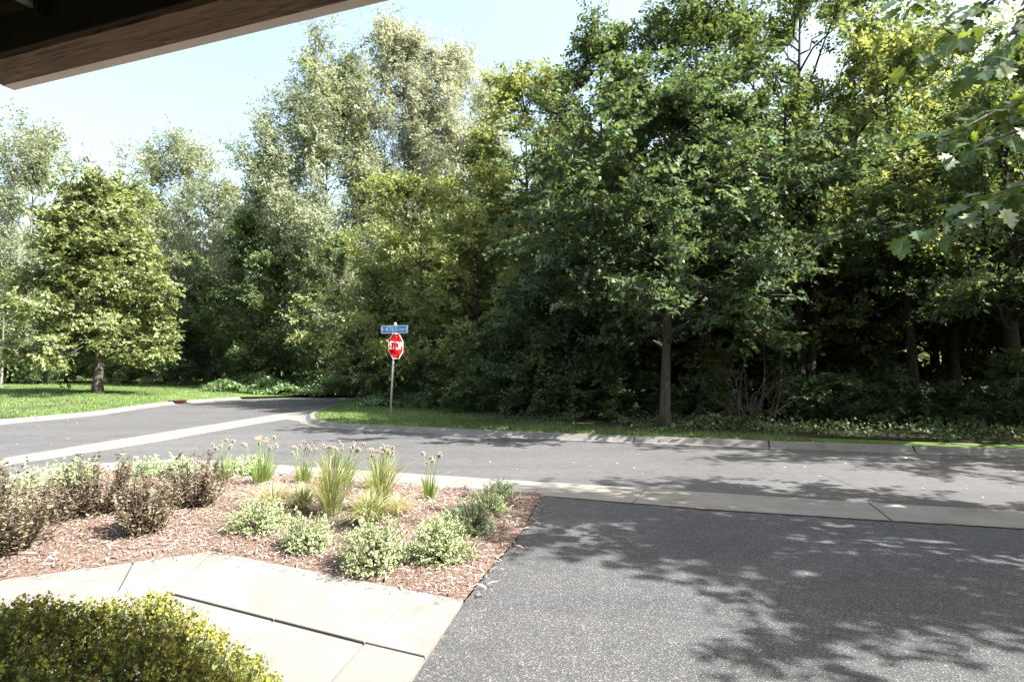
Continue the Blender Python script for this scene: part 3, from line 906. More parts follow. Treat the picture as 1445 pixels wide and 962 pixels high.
# fallen leaves on the roads
rng = np.random.default_rng(21)
P = []
for _ in range(330):
    px, py = rng.uniform(-20, 1460), rng.uniform(566, 720)
    if rng.random() < 0.35: px, py = rng.uniform(330, 520), rng.uniform(562, 578)
    p = G(px, py)
    if in_poly(p.x, p.y, rf + [Vector((30, 14, 0))] + kb[::-1] + [Vector((-8, 34, 0))] + fb[::-1]):
        P.append((p.x, p.y, 0.012))
P = np.array(P)
V, F = place_leaves(KITE, P, unit(rng.normal(0, 1, (len(P), 3)) * [1, 1, 0.1]), np.array([0, 0, 1.0]) + rng.normal(0, 0.3, (len(P), 3)), rng.uniform(0.03, 0.065, len(P)))
tag(link('leaves', mesh_np('leaves', V, [F]), M['fallen']), 'dry fallen leaves scattered over the asphalt of the street', None, kind='stuff')

# ================================================================== STOP SIGN
sb = G(550, 592, 0.15); sb.z = ground_z(sb.x, sb.y, 0.15) - 0.02
sign = thing('stop_sign', sb, 'red stop sign with blue street name blade on a steel pole', 'stop sign')
sc = sb.y / FPX
pole_h = 2.77
lean_v = Vector((0.135, 0, pole_h))
acc = Acc(); acc.add(*tube_np([(0, 0, -0.3), (0.07, 0, pole_h * 0.5), tuple(lean_v)], 0.03, 12))
link('pole', acc.mesh('pole'), M['galv'], sign, True)
acc = Acc(); acc.add(*tube_np([tuple(lean_v + Vector((0, 0, z))) for z in (0, 0.02, 0.05, 0.09, 0.11)], [0.038, 0.045, 0.045, 0.034, 0.012], 12))
link('pole_cap', acc.mesh('pole_cap'), M['galv'], sign, True)
def face_frame(n):
    n = n.normalized(); x = Vector((0, 0, 1)).cross(n).normalized(); return Matrix((x, Vector((0, 0, 1)), n)).transposed().to_4x4()
def plate(name, outline, th, mat, parent, Mx, z0=0.0):
    bm = bmesh.new()
    vs = [bm.verts.new((x, y, z0)) for x, y in outline]
    f = bm.faces.new(vs); r = bmesh.ops.extrude_face_region(bm, geom=[f])
    for v in r['geom']:
        if isinstance(v, bmesh.types.BMVert): v.co.z += th
    bmesh.ops.recalc_face_normals(bm, faces=bm.faces[:])
    bmesh.ops.transform(bm, matrix=Mx, verts=bm.verts[:])
    me = bpy.data.meshes.new(name); bm.to_mesh(me); bm.free()
    return link(name, me, mat, parent)
def text_mesh(name, body, size, Mx, mat, parent, sx=1.0, bold=0.0):
    cu = bpy.data.curves.new(name, 'FONT'); cu.body = body; cu.size = size; cu.align_x = 'CENTER'; cu.align_y = 'CENTER'; cu.offset = bold; cu.extrude = 0.0008
    tmp = bpy.data.objects.new(name, cu); col.objects.link(tmp)
    dg = bpy.context.evaluated_depsgraph_get()
    me = bpy.data.meshes.new_from_object(tmp.evaluated_get(dg))
    bpy.data.objects.remove(tmp)
    me.transform(Mx @ Matrix.Diagonal((sx, 1, 1, 1)))
    me.materials.clear()
    return link(name, me, mat, parent)
def octagon(a):
    r = a / math.cos(math.pi / 8)
    return [(r * math.cos(math.pi / 8 + k * math.pi / 4), r * math.sin(math.pi / 8 + k * math.pi / 4)) for k in range(8)]
nrm = Vector((0.93, -0.40, 0))
cz = 2.185
cpt = Vector((lean_v.x * cz / pole_h, 0, cz)) + nrm.normalized() * 0.060
MX = Matrix.Translation(cpt) @ face_frame(nrm)
oc = plate('sign_plate', octagon(0.375), 0.004, M['sign_white'], sign, MX)
plate('red_field', octagon(0.352), 0.0012, M['sign_red'], oc, MX, 0.0042)
text_mesh('lettering', 'STOP', 0.335, MX @ Matrix.Translation((0, 0, 0.0066)), M['sign_white'], oc, 0.80, 0.001)
for z in (-0.27, 0.27):
    acc = Acc(); acc.add(*tube_np([(0, z, 0.004), (0, z, 0.014)], 0.012, 8)); o = acc.mesh('bolt'); o.transform(MX); link('bolt', o, M['galv'], oc)
bn = Vector((-0.28, -1.0, 0)).normalized()
bz = 2.672
bpt = Vector((lean_v.x * bz / pole_h, 0, bz)) + bn * 0.040
BX = Matrix.Translation(bpt) @ face_frame(bn)
def rrect(w, h, r, n=5):
    out = []
    for cx, cy, a0 in ((w / 2 - r, h / 2 - r, 0), (-w / 2 + r, h / 2 - r, 90), (-w / 2 + r, -h / 2 + r, 180), (w / 2 - r, -h / 2 + r, 270)):
        for k in range(n + 1):
            a = math.radians(a0 + 90 * k / n); out.append((cx + r * math.cos(a), cy + r * math.sin(a)))
    return out
off = 0.0
bl = plate('name_blade', [(x + off, y) for x, y in rrect(0.86, 0.235, 0.035)], 0.004, M['sign_white'], sign, BX)
plate('blue_field', [(x + off, y) for x, y in rrect(0.79, 0.19, 0.02)], 0.0012, M['sign_blue'], bl, BX, 0.0042)
text_mesh('lettering', '4765', 0.21, BX @ Matrix.Translation((-0.10, -0.002, 0.0066)), M['sign_white'], bl, 0.95, 0.0015)
text_mesh('lettering', 'Oak', 0.105, BX @ Matrix.Translation((0.22, -0.008, 0.0066)), M['sign_white'], bl, 1.0, 0.001)
for s in (-1, 1):
    plate('end_mark', [(s * (0.385 + 0.008), 0.06), (s * 0.365, 0.035), (s * 0.358, 0), (s * 0.365, -0.035), (s * (0.385 + 0.008), -0.06)][::-s], 0.0012, M['sign_white'], bl, BX, 0.0056)
acc = Acc(); acc.add(*box_np((0, 0, 0), 0.05, 0.05, 0.05)); o = link('blade_bracket', acc.mesh('blade_bracket'), M['galv'], sign); o.location = Vector((lean_v.x * bz / pole_h, 0, bz - 0.11))

# ================================================================== ROOF OVERHANG (porch the picture was taken from)
RH = 2.95
corner = G(20, 130, RH)
p_out = G(565, 0, RH)
rd = (p_out - corner); rd.z = 0; rd.normalize()
rin = Vector((-rd.y, rd.x, 0))
if rin.y > 0: rin = -rin                                   # inward, towards and behind the camera
rlen = 14.0
roof = thing('porch_roof', (corner.x, corner.y, RH), 'dark timber porch roof with a brown beam along its eave', 'porch roof')
RM = Matrix((rd, rin, Vector((0, 0, 1)))).transposed().to_4x4()     # local x along the eave, y inward
rrot = RM.to_euler() if RM.determinant() > 0 else None
def rbox(name, x0, x1, y0, y1, z0, z1, mat, parent=None, bev=0.0):
    acc = Acc()
    V, F = box_np(((x0 + x1) / 2, (y0 + y1) / 2, (z0 + z1) / 2), x1 - x0, y1 - y0, z1 - z0)
    acc.add(V, F)
    me = acc.mesh(name)
    bm = bmesh.new(); bm.from_mesh(me)
    bmesh.ops.recalc_face_normals(bm, faces=bm.faces[:])
    if bev: bmesh.ops.bevel(bm, geom=bm.edges[:], offset=bev, segments=2, affect='EDGES')
    bm.to_mesh(me); bm.free()
    o = link(name, me, mat, parent or roof)
    return o
# children live in the roof's own frame
yaw = math.atan2(rd.y, rd.x)
mirror = RM.determinant() < 0
roof.rotation_euler = (0, 0, yaw)
sy = -1 if mirror else 1                                    # local y of "inward"
def R_(name, x0, x1, y0, y1, z0, z1, mat, parent=None, bev=0.0):
    a, b = sorted((sy * y0, sy * y1))
    return rbox(name, x0, x1, a, b, z0, z1, mat, parent, bev)
R_('flashing', 0.0, rlen, 0.0, 0.055, 0.008, 0.30, M['flashing'])
R_('eave_beam', 0.02, rlen, 0.057, 0.235, 0.0, 0.28, M['wood'], bev=0.006)
R_('inner_board', 0.05, rlen, 0.238, 0.262, 0.004, 0.17, M['dark_wood'], bev=0.003)
R_('ledger', 0.05, rlen, 0.15, 0.245, 0.285, 0.615, M['black'])
R_('roof_deck', -0.05, rlen, -0.1, 7.0, 0.62, 0.70, M['black'])
R_('gable_board', -0.02, 0.018, 0.06, 7.0, 0.02, 0.615, M['dark_wood'])
R_('fascia', 0.0, rlen, -0.06, -0.003, 0.22, 0.618, M['dark_wood'])
for k in range(9):
    x = 0.32 + k * 1.22
    j = R_('rafter', x, x + 0.07, 0.43, 6.9, 0.30, 0.615, M['black'], bev=0.004)
bw = G(108, 35, RH + 0.17)
bx = (bw - Vector((corner.x, corner.y, RH))).dot(rd)
for k in range(6):
    x = bx + 1.22 * k
    R_('strut', x - 0.022, x + 0.022, 0.264, 3.1, 0.150, 0.195, M['strut'])
    R_('hanger', x + 0.03, x + 0.062, 0.266, 0.30, 0.10, 0.612, M['black'])
R_('corner_post', 0.03, 0.10, 0.266, 0.34, 0.0, 0.61, M['black'])
R_('batten', 0.02, bx - 0.05, 0.75, 0.82, 0.30, 0.335, M['wood'])
R_('cross_beam', 0.06, rlen, 3.2, 3.4, 0.05, 0.29, M['dark_wood'])
for x in (2.0, 12.5):
    R_('post', x, x + 0.2, 5.9, 6.1, -RH, 0.3, M['dark_wood'])

# ================================================================== TREES
def gpos(px, Y):
    x = px_x(px, Y)
    return (x, Y, ground_z(x, Y, 0.0) - 0.03)

LT = gpos(140, 31.3)
build_tree('linden_tree', LT, 10.6, 1.6, 4.1, 'pyramidal yellowish green tree on the far lawn beside the left street', 'tree', 'linden', 1, 'pyramid',
           n_limb=54, n_sub=7, per=56, size=0.175, spread=0.46, tpl=ROUND, trunk_r=0.24, limbs_visible=1, up=0.2, flat=0.6, droop=0.45, limb_k=0.16, fills=(0.7, 1.0, 1.4))
build_tree('young_tree', gpos(4, 37), 5.6, 1.6, 1.5, 'small slender tree with greyish leaves at the left edge of the lawn', 'tree', 'understory', 2, 'oval',
           n_limb=14, n_sub=5, per=30, size=0.13, spread=0.3, trunk_r=0.10, bark='bark_pale')
PG = 'tall poplars beyond the street'
pop = dict(tpl=KITE, bark='bark_pale', up=0.9, flat=1.0, droop=0.2, upn=0.45)
def poplar(px, Y, top, R, label, seed, leaf='poplar', n_limb=50, per=47, size=0.205, base=1.2, fills=(0.85, 1.1, 1.35), **kw):
    p = gpos(px, Y); H = top_h(top, Y) - p[2]
    d = dict(pop); d.update(kw)
    return build_tree('poplar_tree', p, H, base, R, label, 'tree', leaf, seed, 'dome', n_limb=n_limb, n_sub=8, per=per, size=size, spread=0.80, trunk_r=0.17, group=PG, **d)
poplar(40, 47, 195, 5.6, 'pale poplar at the left edge rising behind the pyramidal tree', 3)
poplar(250, 49, 208, 5.0, 'pale poplar between the pyramidal tree and the dark round tree', 4)
poplar(322, 52, 275, 3.6, 'shorter pale poplar showing just above the dark round tree', 5, n_limb=24)
poplar(455, 43, 95, 5.6, 'broad grey green poplar left of the tallest poplar', 6, n_limb=92, per=60, size=0.185)
poplar(570, 45, 45, 4.4, 'tallest silvery poplar with a ragged narrow top', 7, leaf='aspen', n_limb=76, per=56, size=0.19)
poplar(648, 46, 82, 4.4, 'whitish poplar right of the tallest one behind the yellow green tree', 8, leaf='aspen', n_limb=72, per=56, size=0.19)
poplar(394, 46, 200, 3.3, 'thin leaning poplar at the left side of the broad grey green one', 9, n_limb=34, lean=(-0.6, 0))
p = gpos(362, 41)
build_tree('dark_tree', p, top_h(318, 41) - p[2], 1.0, 3.3, 'dark green round tree behind the storm drain', 'tree', 'ash', 10, 'oval', n_limb=34, n_sub=7, per=44, size=0.20, spread=0.5, trunk_r=0.18, bark='bark_dark')

WG = 'trees along the edge of the woods'
def wood(px, Y, top, R, label, seed, leaf, base=1.0, name='woodland_tree', prof='oval', **kw):
    p = gpos(px, Y); H = top_h(top, Y) - p[2]
    d = dict(n_limb=36, n_sub=7, per=49, size=0.145, spread=0.40, flat=0.5, bark='bark_dark', trunk_r=0.15)
    d.update(kw)
    return build_tree(name, p, H, base, R, label, 'tree', leaf, seed, prof, group=WG, **d)
w_a = wood(472, 38.5, 335, 3.4, 'dark leafy tree standing left of the stop sign', 20, 'ash', 0.5, prof='bush', n_limb=36)
w_b = wood(560, 30.5, 385, 2.4, 'deep green bushy tree directly behind the stop sign', 21, 'dark', 0.4, prof='bush', n_limb=34)
w_c = wood(592, 28, 262, 4.0, 'yellow green rounded tree behind and above the stop sign', 22, 'elder', 1.2, prof='dome', n_limb=46)
w_d = wood(742, 25, 103, 2.6, 'tall bright yellow green tree right of the whitish poplar', 23, 'elder', 1.8, prof='vase', n_limb=46, stems=2)
w_e = wood(672, 23.5, 300, 3.0, 'olive green bushy tree right of the stop sign', 24, 'elder', 0.6, prof='bush', n_limb=38)
w_f = wood(845, 21.5, 55, 2.5, 'slender dark green tree with thin upright sprays at its top', 25, 'ash', 1.6, prof='poplar', n_limb=44, tpl=KITE, size=0.14, up=0.6)
w_g = wood(800, 19.5, 320, 2.1, 'blue green bushy small tree left of the roadside maple', 26, 'maple', 0.4, prof='bush', n_limb=32)
w_h = wood(985, 20, -45, 3.1, 'tallest leafy green tree rising out of the picture behind the maple', 27, 'ash', 2.4, prof='oval', n_limb=50, tpl=KITE, size=0.14)
w_i = wood(1128, 19.5, -40, 3.9, 'open tree with dark slanting limbs and gaps of sky', 28, 'ash', 4.0, prof='vase', n_limb=38, stems=4, trunk_r=0.2, limbs_visible=1, up=0.6, limb_k=0.45, fills=(0.5, 1.0, 1.5))
w_j = wood(1290, 18, 62, 3.4, 'sunlit yellow green tree left of the hanging lobed leaves', 29, 'elder', 3.0, n_limb=44, lean=(-0.8, 0))
w_k = wood(1432, 15.6, 165, 3.9, 'thick dark trunked tree at the right edge of the woods', 30, 'ash', 2.9, n_limb=34, trunk_r=0.24, limbs_visible=1)
p = gpos(937, 15.5)
build_tree('maple_tree', p, 8.4, 2.3, 4.0, 'dark green maple with a bare straight trunk at the kerb', 'tree', 'maple', 31, 'oval', n_limb=44, n_sub=7, per=48, size=0.145, sub_lo=0.12, fills=(0.45, 1.0, 1.5),
           spread=0.36, tpl=ROUND, bark='bark', trunk_r=0.145, limbs_visible=1, flat=0.38, droop=0.4, up=0.12, lean=(0.2, 0), group=WG)

# deeper woods: copies with their own turn and size
DG = 'trees deep in the woods'
rs = random.Random(4)
for px, Y, src, s, lab in [
    (640, 33, w_c, 0.95, 'shaded tree deep in the woods right behind the olive bushy tree'),
    (720, 29, w_b, 1.15, 'shaded tree deep in the woods below the tall yellow green tree'),
    (800, 27, w_a, 1.05, 'shaded tree deep in the woods behind the slender dark tree'),
    (890, 27, w_b, 1.3, 'shaded tree deep in the woods left of the maple trunk'),
    (985, 25, w_a, 1.1, 'shaded tree deep in the woods right of the maple trunk'),
    (1075, 25, w_b, 1.35, 'shaded tree deep in the woods behind the dead branches'),
    (1180, 24, w_k, 1.05, 'shaded tree deep in the woods behind the open slanting tree'),
    (1255, 21.5, w_k, 0.95, 'shaded tree deep in the woods below the sunlit yellow tree'),
    (1345, 21, w_k, 1.0, 'shaded tree deep in the woods left of the thick dark trunk'),
    (1320, 26, w_b, 1.5, 'broad shaded tree far back in the woods at the right'),
    (1470, 22, w_b, 1.45, 'shaded tree deep in the woods behind the thick dark trunk'),
    (700, 38, w_b, 1.8, 'broad shaded tree far back in the woods behind the yellow green tree'),
    (830, 36, w_a, 1.5, 'broad shaded tree far back in the woods behind the slender dark tree'),
    (940, 35, w_b, 1.8, 'broad shaded tree far back in the woods straight behind the maple'),
    (1050, 34, w_a, 1.5, 'broad shaded tree far back in the woods behind the dead branches'),
    (1240, 33, w_a, 1.5, 'broad shaded tree far back in the woods below the sunlit yellow tree'),
    (1430, 30, w_b, 1.7, 'broad shaded tree far back in the woods at the right edge'),
    (1150, 30, w_b, 1.5, 'broad shaded tree far back behind the open slanting tree'),
    (1795, 11.3, w_k, 1.12, 'shaded tree leaning over the kerb past the right edge'),
    (1560, 19, w_k, 1.0, 'shaded tree just past the right edge of the picture'),
    (1750, 16, w_k, 1.0, 'shaded tree farther along the street past the right edge'),
    (1900, 19, w_k, 1.05, 'shaded tree farther back in the woods past the right edge'),
    (1210, 22, w_f, 0.85, 'narrow shaded tree filling the gap right of the open slanting tree'),
    (1415, 24, w_h, 0.98, 'tall leafy tree rising behind the hanging lobed leaves'),
    (1330, 28, w_h, 0.95, 'tall leafy tree far back behind the sunlit yellow green tree'),
    (1040, 22, w_e, 1.3, 'olive tree in the shade behind the right side of the maple'),
    (1640, 15.5, w_k, 0.9, 'trunk and crown beyond the right edge beside the street'),
    (-10, 52, w_b, 1.5, 'broad shaded tree far back at the left edge behind the lawn'),
    (70, 54, w_a, 1.3, 'broad shaded tree far back behind the pyramidal tree, left of it'),
    (160, 53, w_b, 1.5, 'broad shaded tree far back behind the pyramidal tree trunk'),
    (235, 54, w_a, 1.3, 'broad shaded tree far back behind the pyramidal tree, right of it'),
    (310, 55, w_b, 1.6, 'broad shaded tree far back behind the dark round tree'),
    (405, 55, w_a, 1.4, 'broad shaded tree far back behind the creeper mound'),
    (410, 44, w_a, 1.0, 'shaded tree behind the ivy mound left of the stop sign'),
    (300, 47, w_b, 1.2, 'shaded bushy tree behind the drain and the lawn'),
    (215, 46, w_a, 0.75, 'shaded bushy tree right of the pyramidal tree trunk'),
    (95, 47, w_b, 0.9, 'shaded bushy tree left of the pyramidal tree trunk'),
    (15, 49, w_a, 0.8, 'shaded bushy tree behind the slender young tree'),
    (-70, 46, w_b, 1.0, 'shaded bushy tree at the far left end of the lawn'),
]:
    copy_thing(src, gpos(px, Y), rs.uniform(0, 6.28), (s * rs.uniform(0.92, 1.08), s * rs.uniform(0.92, 1.08), s * rs.uniform(0.95, 1.1)), lab, DG)

# far-off woods that close the gaps between the trunks
rng = np.random.default_rng(88)
nf = 26000
X = rng.uniform(-95, 110, nf); Yf = 74 + rng.normal(0, 2.2, nf) - 0.12 * np.abs(X) 
hf = 8.5 + 2.2 * np.sin(X * 0.31) + 1.5 * np.sin(X * 0.83 + 1)
P = np.stack([X, Yf, hf * rng.random(nf) ** 0.8], 1)
V, F = place_leaves(ROUND, P, rng.normal(0, 1, P.shape) + [0, 0, -0.3], rng.normal(0, 0.6, P.shape) + [0, -0.5, 0.6], rng.uniform(0.35, 0.8, nf))
tag(link('far_woods', mesh_np('far_woods', V, [F]), M['ash']), 'far-off woods seen dimly between the trunks', None, kind='stuff')
# understory shrubs along the edge
UG = 'shrubs along the edge of the woods'
def shrub(px, Y, H, R, label, seed, leaf, **kw):
    d = dict(n_limb=22, n_sub=6, per=34, size=0.10, spread=0.22, bark='bark_dark', trunk_r=0.03, trunk_top=0.7, stems=4)
    d.update(kw)
    return build_tree('woodland_shrub', gpos(px, Y), H, 0.15, R, label, 'shrub', leaf, seed, 'bush', group=UG, **d)
u_a = shrub(618, 26, 2.6, 1.6, 'low leafy shrub at the back of the verge right of the sign pole', 40, 'understory')
u_b = shrub(700, 20.2, 2.4, 1.5, 'dark spreading shrub where the verge grass narrows', 41, 'dark')
u_c = shrub(775, 18.6, 2.0, 1.3, 'shrub with sunlit speckled leaves left of the maple trunk', 42, 'understory', per=30)
for px, Y, src, s, lab in [
    (845, 17.9, u_a, 0.75, 'leafy shrub close to the left side of the maple trunk'),
    (900, 18.6, u_b, 0.7, 'dark shrub just behind the maple trunk'),
    (1000, 17.6, u_c, 0.6, 'thin shrub between the maple trunk and the dead branches'),
    (1130, 17.0, u_b, 0.6, 'dark shrub right of the dead branches'),
    (1190, 16.6, u_a, 0.62, 'shrub with a few bright leaves below the open slanting tree'),
    (1262, 16.4, u_b, 0.55, 'dark low shrub below the sunlit yellow tree'),
    (1330, 15.8, u_c, 0.62, 'shrub behind the brightest patch of verge grass'),
    (1390, 15.6, u_b, 0.5, 'dark low shrub left of the thick dark trunk'),
    (1445, 15.0, u_a, 0.6, 'leafy shrub with pale sunlit leaves at the right edge'),
    (1085, 19.5, u_b, 0.9, 'dark shrub behind the dead branches'),
    (1230, 20.0, u_b, 0.8, 'dark shrub deep below the open slanting tree'),
    (560, 33, u_a, 1.0, 'shrub at the back of the verge behind the sign pole'),
    (500, 36, u_b, 1.1, 'dark shrub at the bend of the side street'),
    (660, 22.3, u_c, 0.95, 'shrub at the back of the verge beside the olive tree'),
    (250, 44, u_a, 0.9, 'light green shrub at the lawn edge right of the pyramidal tree'),
    (170, 45, u_b, 0.9, 'dark shrub at the lawn edge behind the pyramidal trunk'),
    (60, 45, u_b, 0.9, 'dark shrub at the lawn edge left of the pyramidal trunk'),
]:
    copy_thing(src, gpos(px, Y), rs.uniform(0, 6.28), (s * rs.uniform(0.9, 1.3), s, s * rs.uniform(0.7, 1.2)), lab, UG)

# dead tangled branches
db = gpos(1062, 16.3)
dead = thing('dead_brush', db, 'tangle of bare dead twigs right of the maple trunk', 'dead branches')
rng = np.random.default_rng(77)
for k in range(18):
    a = rng.uniform(0, 6.28); r0 = rng.uniform(0, 0.5)
    s0 = np.array([math.cos(a) * r0, math.sin(a) * r0 * 0.6, 0.0])
    e = s0 + np.array([rng.normal(0, 0.7), rng.normal(-0.1, 0.4), rng.uniform(0.5, 2.6)])
    m_ = (s0 + e) / 2 + rng.normal(0, 0.25, 3)
    acc = Acc(); pts = bez(s0, m_, e, 7)
    acc.add(*tube_np(pts, np.linspace(0.018, 0.005, 7), 5))
    for q in range(5):
        j = rng.integers(2, 7); d = rng.normal(0, 0.28, 3)
        acc.add(*tube_np(np.array([pts[j], pts[j] + d * 0.6, pts[j] + d + [0, 0, -0.05]]), [0.007, 0.005, 0.003], 4, cap=False))
    link('twig', acc.mesh('twig'), M['dead'], dead, True)

# creeper mound at the bend of the side street
rng = np.random.default_rng(50)
def creeper(name, pxs, Y0, Y1, hmax, n, size, label, seed):
    rng = np.random.default_rng(seed)
    P = []
    while len(P) < n:
        u = rng.random(); Y = Y0 + (Y1 - Y0) * rng.random(); px = pxs[0] + (pxs[1] - pxs[0]) * u
        x = px_x(px, Y)
        hh = hmax * (0.35 + 0.65 * math.sin(math.pi * min(1, (Y - Y0) / (Y1 - Y0) * 0.9 + 0.05))) * (0.6 + 0.4 * math.sin(u * 17 + Y)) * min(1, 6 * u, 6 * (1 - u))
        P.append((x, Y, ground_z(x, Y, 0.1) + max(0.03, hh * rng.uniform(0.55, 1.05))))
    P = np.array(P)
    V, F = place_leaves(ROUND, P, rng.normal(0, 1, P.shape) + [0, -0.3, -0.2], np.array([0, -0.35, 0.9]) + rng.normal(0, 0.4, P.shape), size * rng.uniform(0.6, 1.3, n))
    return tag(link(name, mesh_np(name, V, [F]), M['ivy']), label, None, kind='stuff')
creeper('creeper', (285, 505), 35.8, 44, 1.0, 18000, 0.19, 'low green creeper heaped along the far side of the street bend', 51)
creeper('undergrowth', (500, 700), 23.5, 27, 0.5, 5000, 0.13, 'low green undergrowth at the back of the verge', 52)
rng = np.random.default_rng(53)
P = []
while len(P) < 6500:
    u = rng.random(); p = point_on(we, weL, weL[-1] * 0.85 * u); off_ = 0.35 + rng.random() * 2.4
    x, y = p.x + rng.normal(0, 0.05) + off_ * 0.25, p.y + off_ + rng.normal(0, 0.06) - 0.05
    if y > 24 or math.sin(x * 1.9 + 0.6) + math.sin(x * 0.83 - y) < -1.2: continue
    hh = (0.03 + 0.26 * min(1, off_)) * (0.55 + 0.45 * math.sin(x * 2.1) * math.sin(x * 0.7 + y * 1.3)) * rng.uniform(0.15, 1.15)
    P.append((x, y, ground_z(x, y, 0.15) + max(0.02, hh)))
P = np.array(P)
V, F = place_leaves(ROUND, P, rng.normal(0, 1, P.shape) + [0, -0.3, -0.2], np.array([0, -0.35, 0.9]) + rng.normal(0, 0.4, P.shape), 0.085 * rng.uniform(0.6, 1.3, len(P)))
tag(link('undergrowth', mesh_np('undergrowth', V, [F]), M['dark']), 'low shaded undergrowth along the foot of the woods', None, kind='stuff')

# ================================================================== BIG LEAF TREE AT THE RIGHT (mostly outside the frame)
tb = Vector((8.62, 4.15, 0.0))
sheet('lawn', [Vector(p) for p in [(6.4, 4.9, 0), (11.5, 3.2, 0), (11.5, -0.5, 0), (7.0, 0.8, 0)]], 0.03, M['lawn'])
oak = build_tree('oak_tree', tb, 8.6, 3.5, 2.7, 'near tree with large lobed leaves hanging in at the right edge', 'tree', 'oak', 60, 'oval', lean=(0.0, 0.35),
                 n_limb=34, n_sub=6, per=33, size=0.16, fills=(0.0, 0.4, 1.3, 2.2), spread=0.40, tpl=ROUND, trunk_r=0.17, flat=0.55, droop=0.5)
otrunk = [c for c in oak.children if c.name.startswith('trunk')][0]
# lobed leaf meshes (shared)
def oak_leaf_mesh(seed):
    r = random.Random(seed)
    half = [(0.0, 0.0), (0.05, 0.10), (0.30, 0.12), (0.24, 0.27), (0.50, 0.40), (0.42, 0.50), (0.25, 0.50), (0.38, 0.72), (0.29, 0.76), (0.19, 0.72), (0.15, 0.88), (0.0, 1.0)]
    mid = [0.0, 0.1, 0.2, 0.3, 0.42, 0.48, 0.52, 0.62, 0.70, 0.76, 0.88, 1.0]
    V, F = [], []
    fold, curl = r.uniform(0.08, 0.22), r.uniform(0.05, 0.22)
    for s in (-1, 1):
        b = len(V)
        for (x, y), m in zip(half, mid):
            x2 = x * r.uniform(0.9, 1.1)
            V.append((s * x2, y, fold * x2 - curl * y * y)); V.append((0, m, -curl * m * m))
        for i in range(len(half) - 1):
            q = [b + 2 * i, b + 2 * i + 2, b + 2 * i + 3, b + 2 * i + 1]
            F.append(q if s < 0 else q[::-1])
    me = bpy.data.meshes.new('leaf'); me.from_pydata(V, [], F); me.update(); me.materials.append(M['oak'])
    return me
leaf_meshes = [oak_leaf_mesh(s) for s in range(5)]
rng = np.random.default_rng(61)
sprays = [  # start (towards the trunk), tip, number of leaves
    ((1490, -60), 5.7, (1320, 62), 5.0, 58), ((1500, -20), 5.5, (1395, 85), 4.9, 46), ((1480, -90), 5.8, (1300, -10), 5.3, 34),
    ((1510, 120), 5.4, (1345, 190), 4.9, 44), ((1520, 170), 5.2, (1385, 205), 4.7, 34),
    ((1520, 255), 5.2, (1305, 318), 4.8, 44), ((1530, 250), 5.0, (1405, 275), 4.6, 26),
]
for (sx_, sy_), Ys, (ex, ey), Ye, nl in sprays:
    a = np.array(at_y(sx_, sy_, Ys)) - np.array(tb); b = np.array(at_y(ex, ey, Ye)) - np.array(tb)
    root_pt = np.array([0.05, 0, max(3.0, a[2] - 0.5)])
    pts = np.concatenate([bez(root_pt, (root_pt + a) / 2 + [0, 0, 0.35], a, 6)[:-1], bez(a, (a + b) / 2 + [0, 0, 0.10], b, 7)])
    acc = Acc(); acc.add(*tube_np(pts, np.linspace(0.035, 0.006, len(pts)), 6))
    limb = link('limb', acc.mesh('limb'), M['bark'], oak, True)
    for k in range(nl):
        u = rng.uniform(0.0, 1.0) ** 0.7
        f = 5 + u * 6.98; j = min(int(f), len(pts) - 2)
        p = pts[j] + (pts[j + 1] - pts[j]) * (f - j)
        tg = Vector(pts[j + 1] - pts[j]).normalized()
        side = Vector((rng.normal(0, 0.6), rng.normal(0, 0.6), rng.normal(-0.15, 0.35)))
        axis = (tg * 0.55 + side + Vector((0, 0, -0.30))).normalized()
        nn = Vector((rng.normal(0, 0.35), rng.normal(-0.15, 0.35), 1.0))
        nn = (nn - axis * nn.dot(axis)).normalized()
        B = axis.cross(nn)
        s = 0.15 * rng.uniform(0.7, 1.25)
        base_p = Vector(p) + side.normalized() * rng.uniform(0.02, 0.16)
        mx = Matrix((B * s, axis * s, nn * s)).transposed().to_4x4(); mx.translation = base_p
        o = bpy.data.objects.new('leaf', leaf_meshes[int(rng.integers(5))]); col.objects.link(o)
        o.parent = limb; o.matrix_local = mx

# ================================================================== BED PLANTS
def bedpos(px, py):
    p = G(px, py, 0.09)
    return (p.x, p.y, bed_z(p.x, p.y) - 0.012)

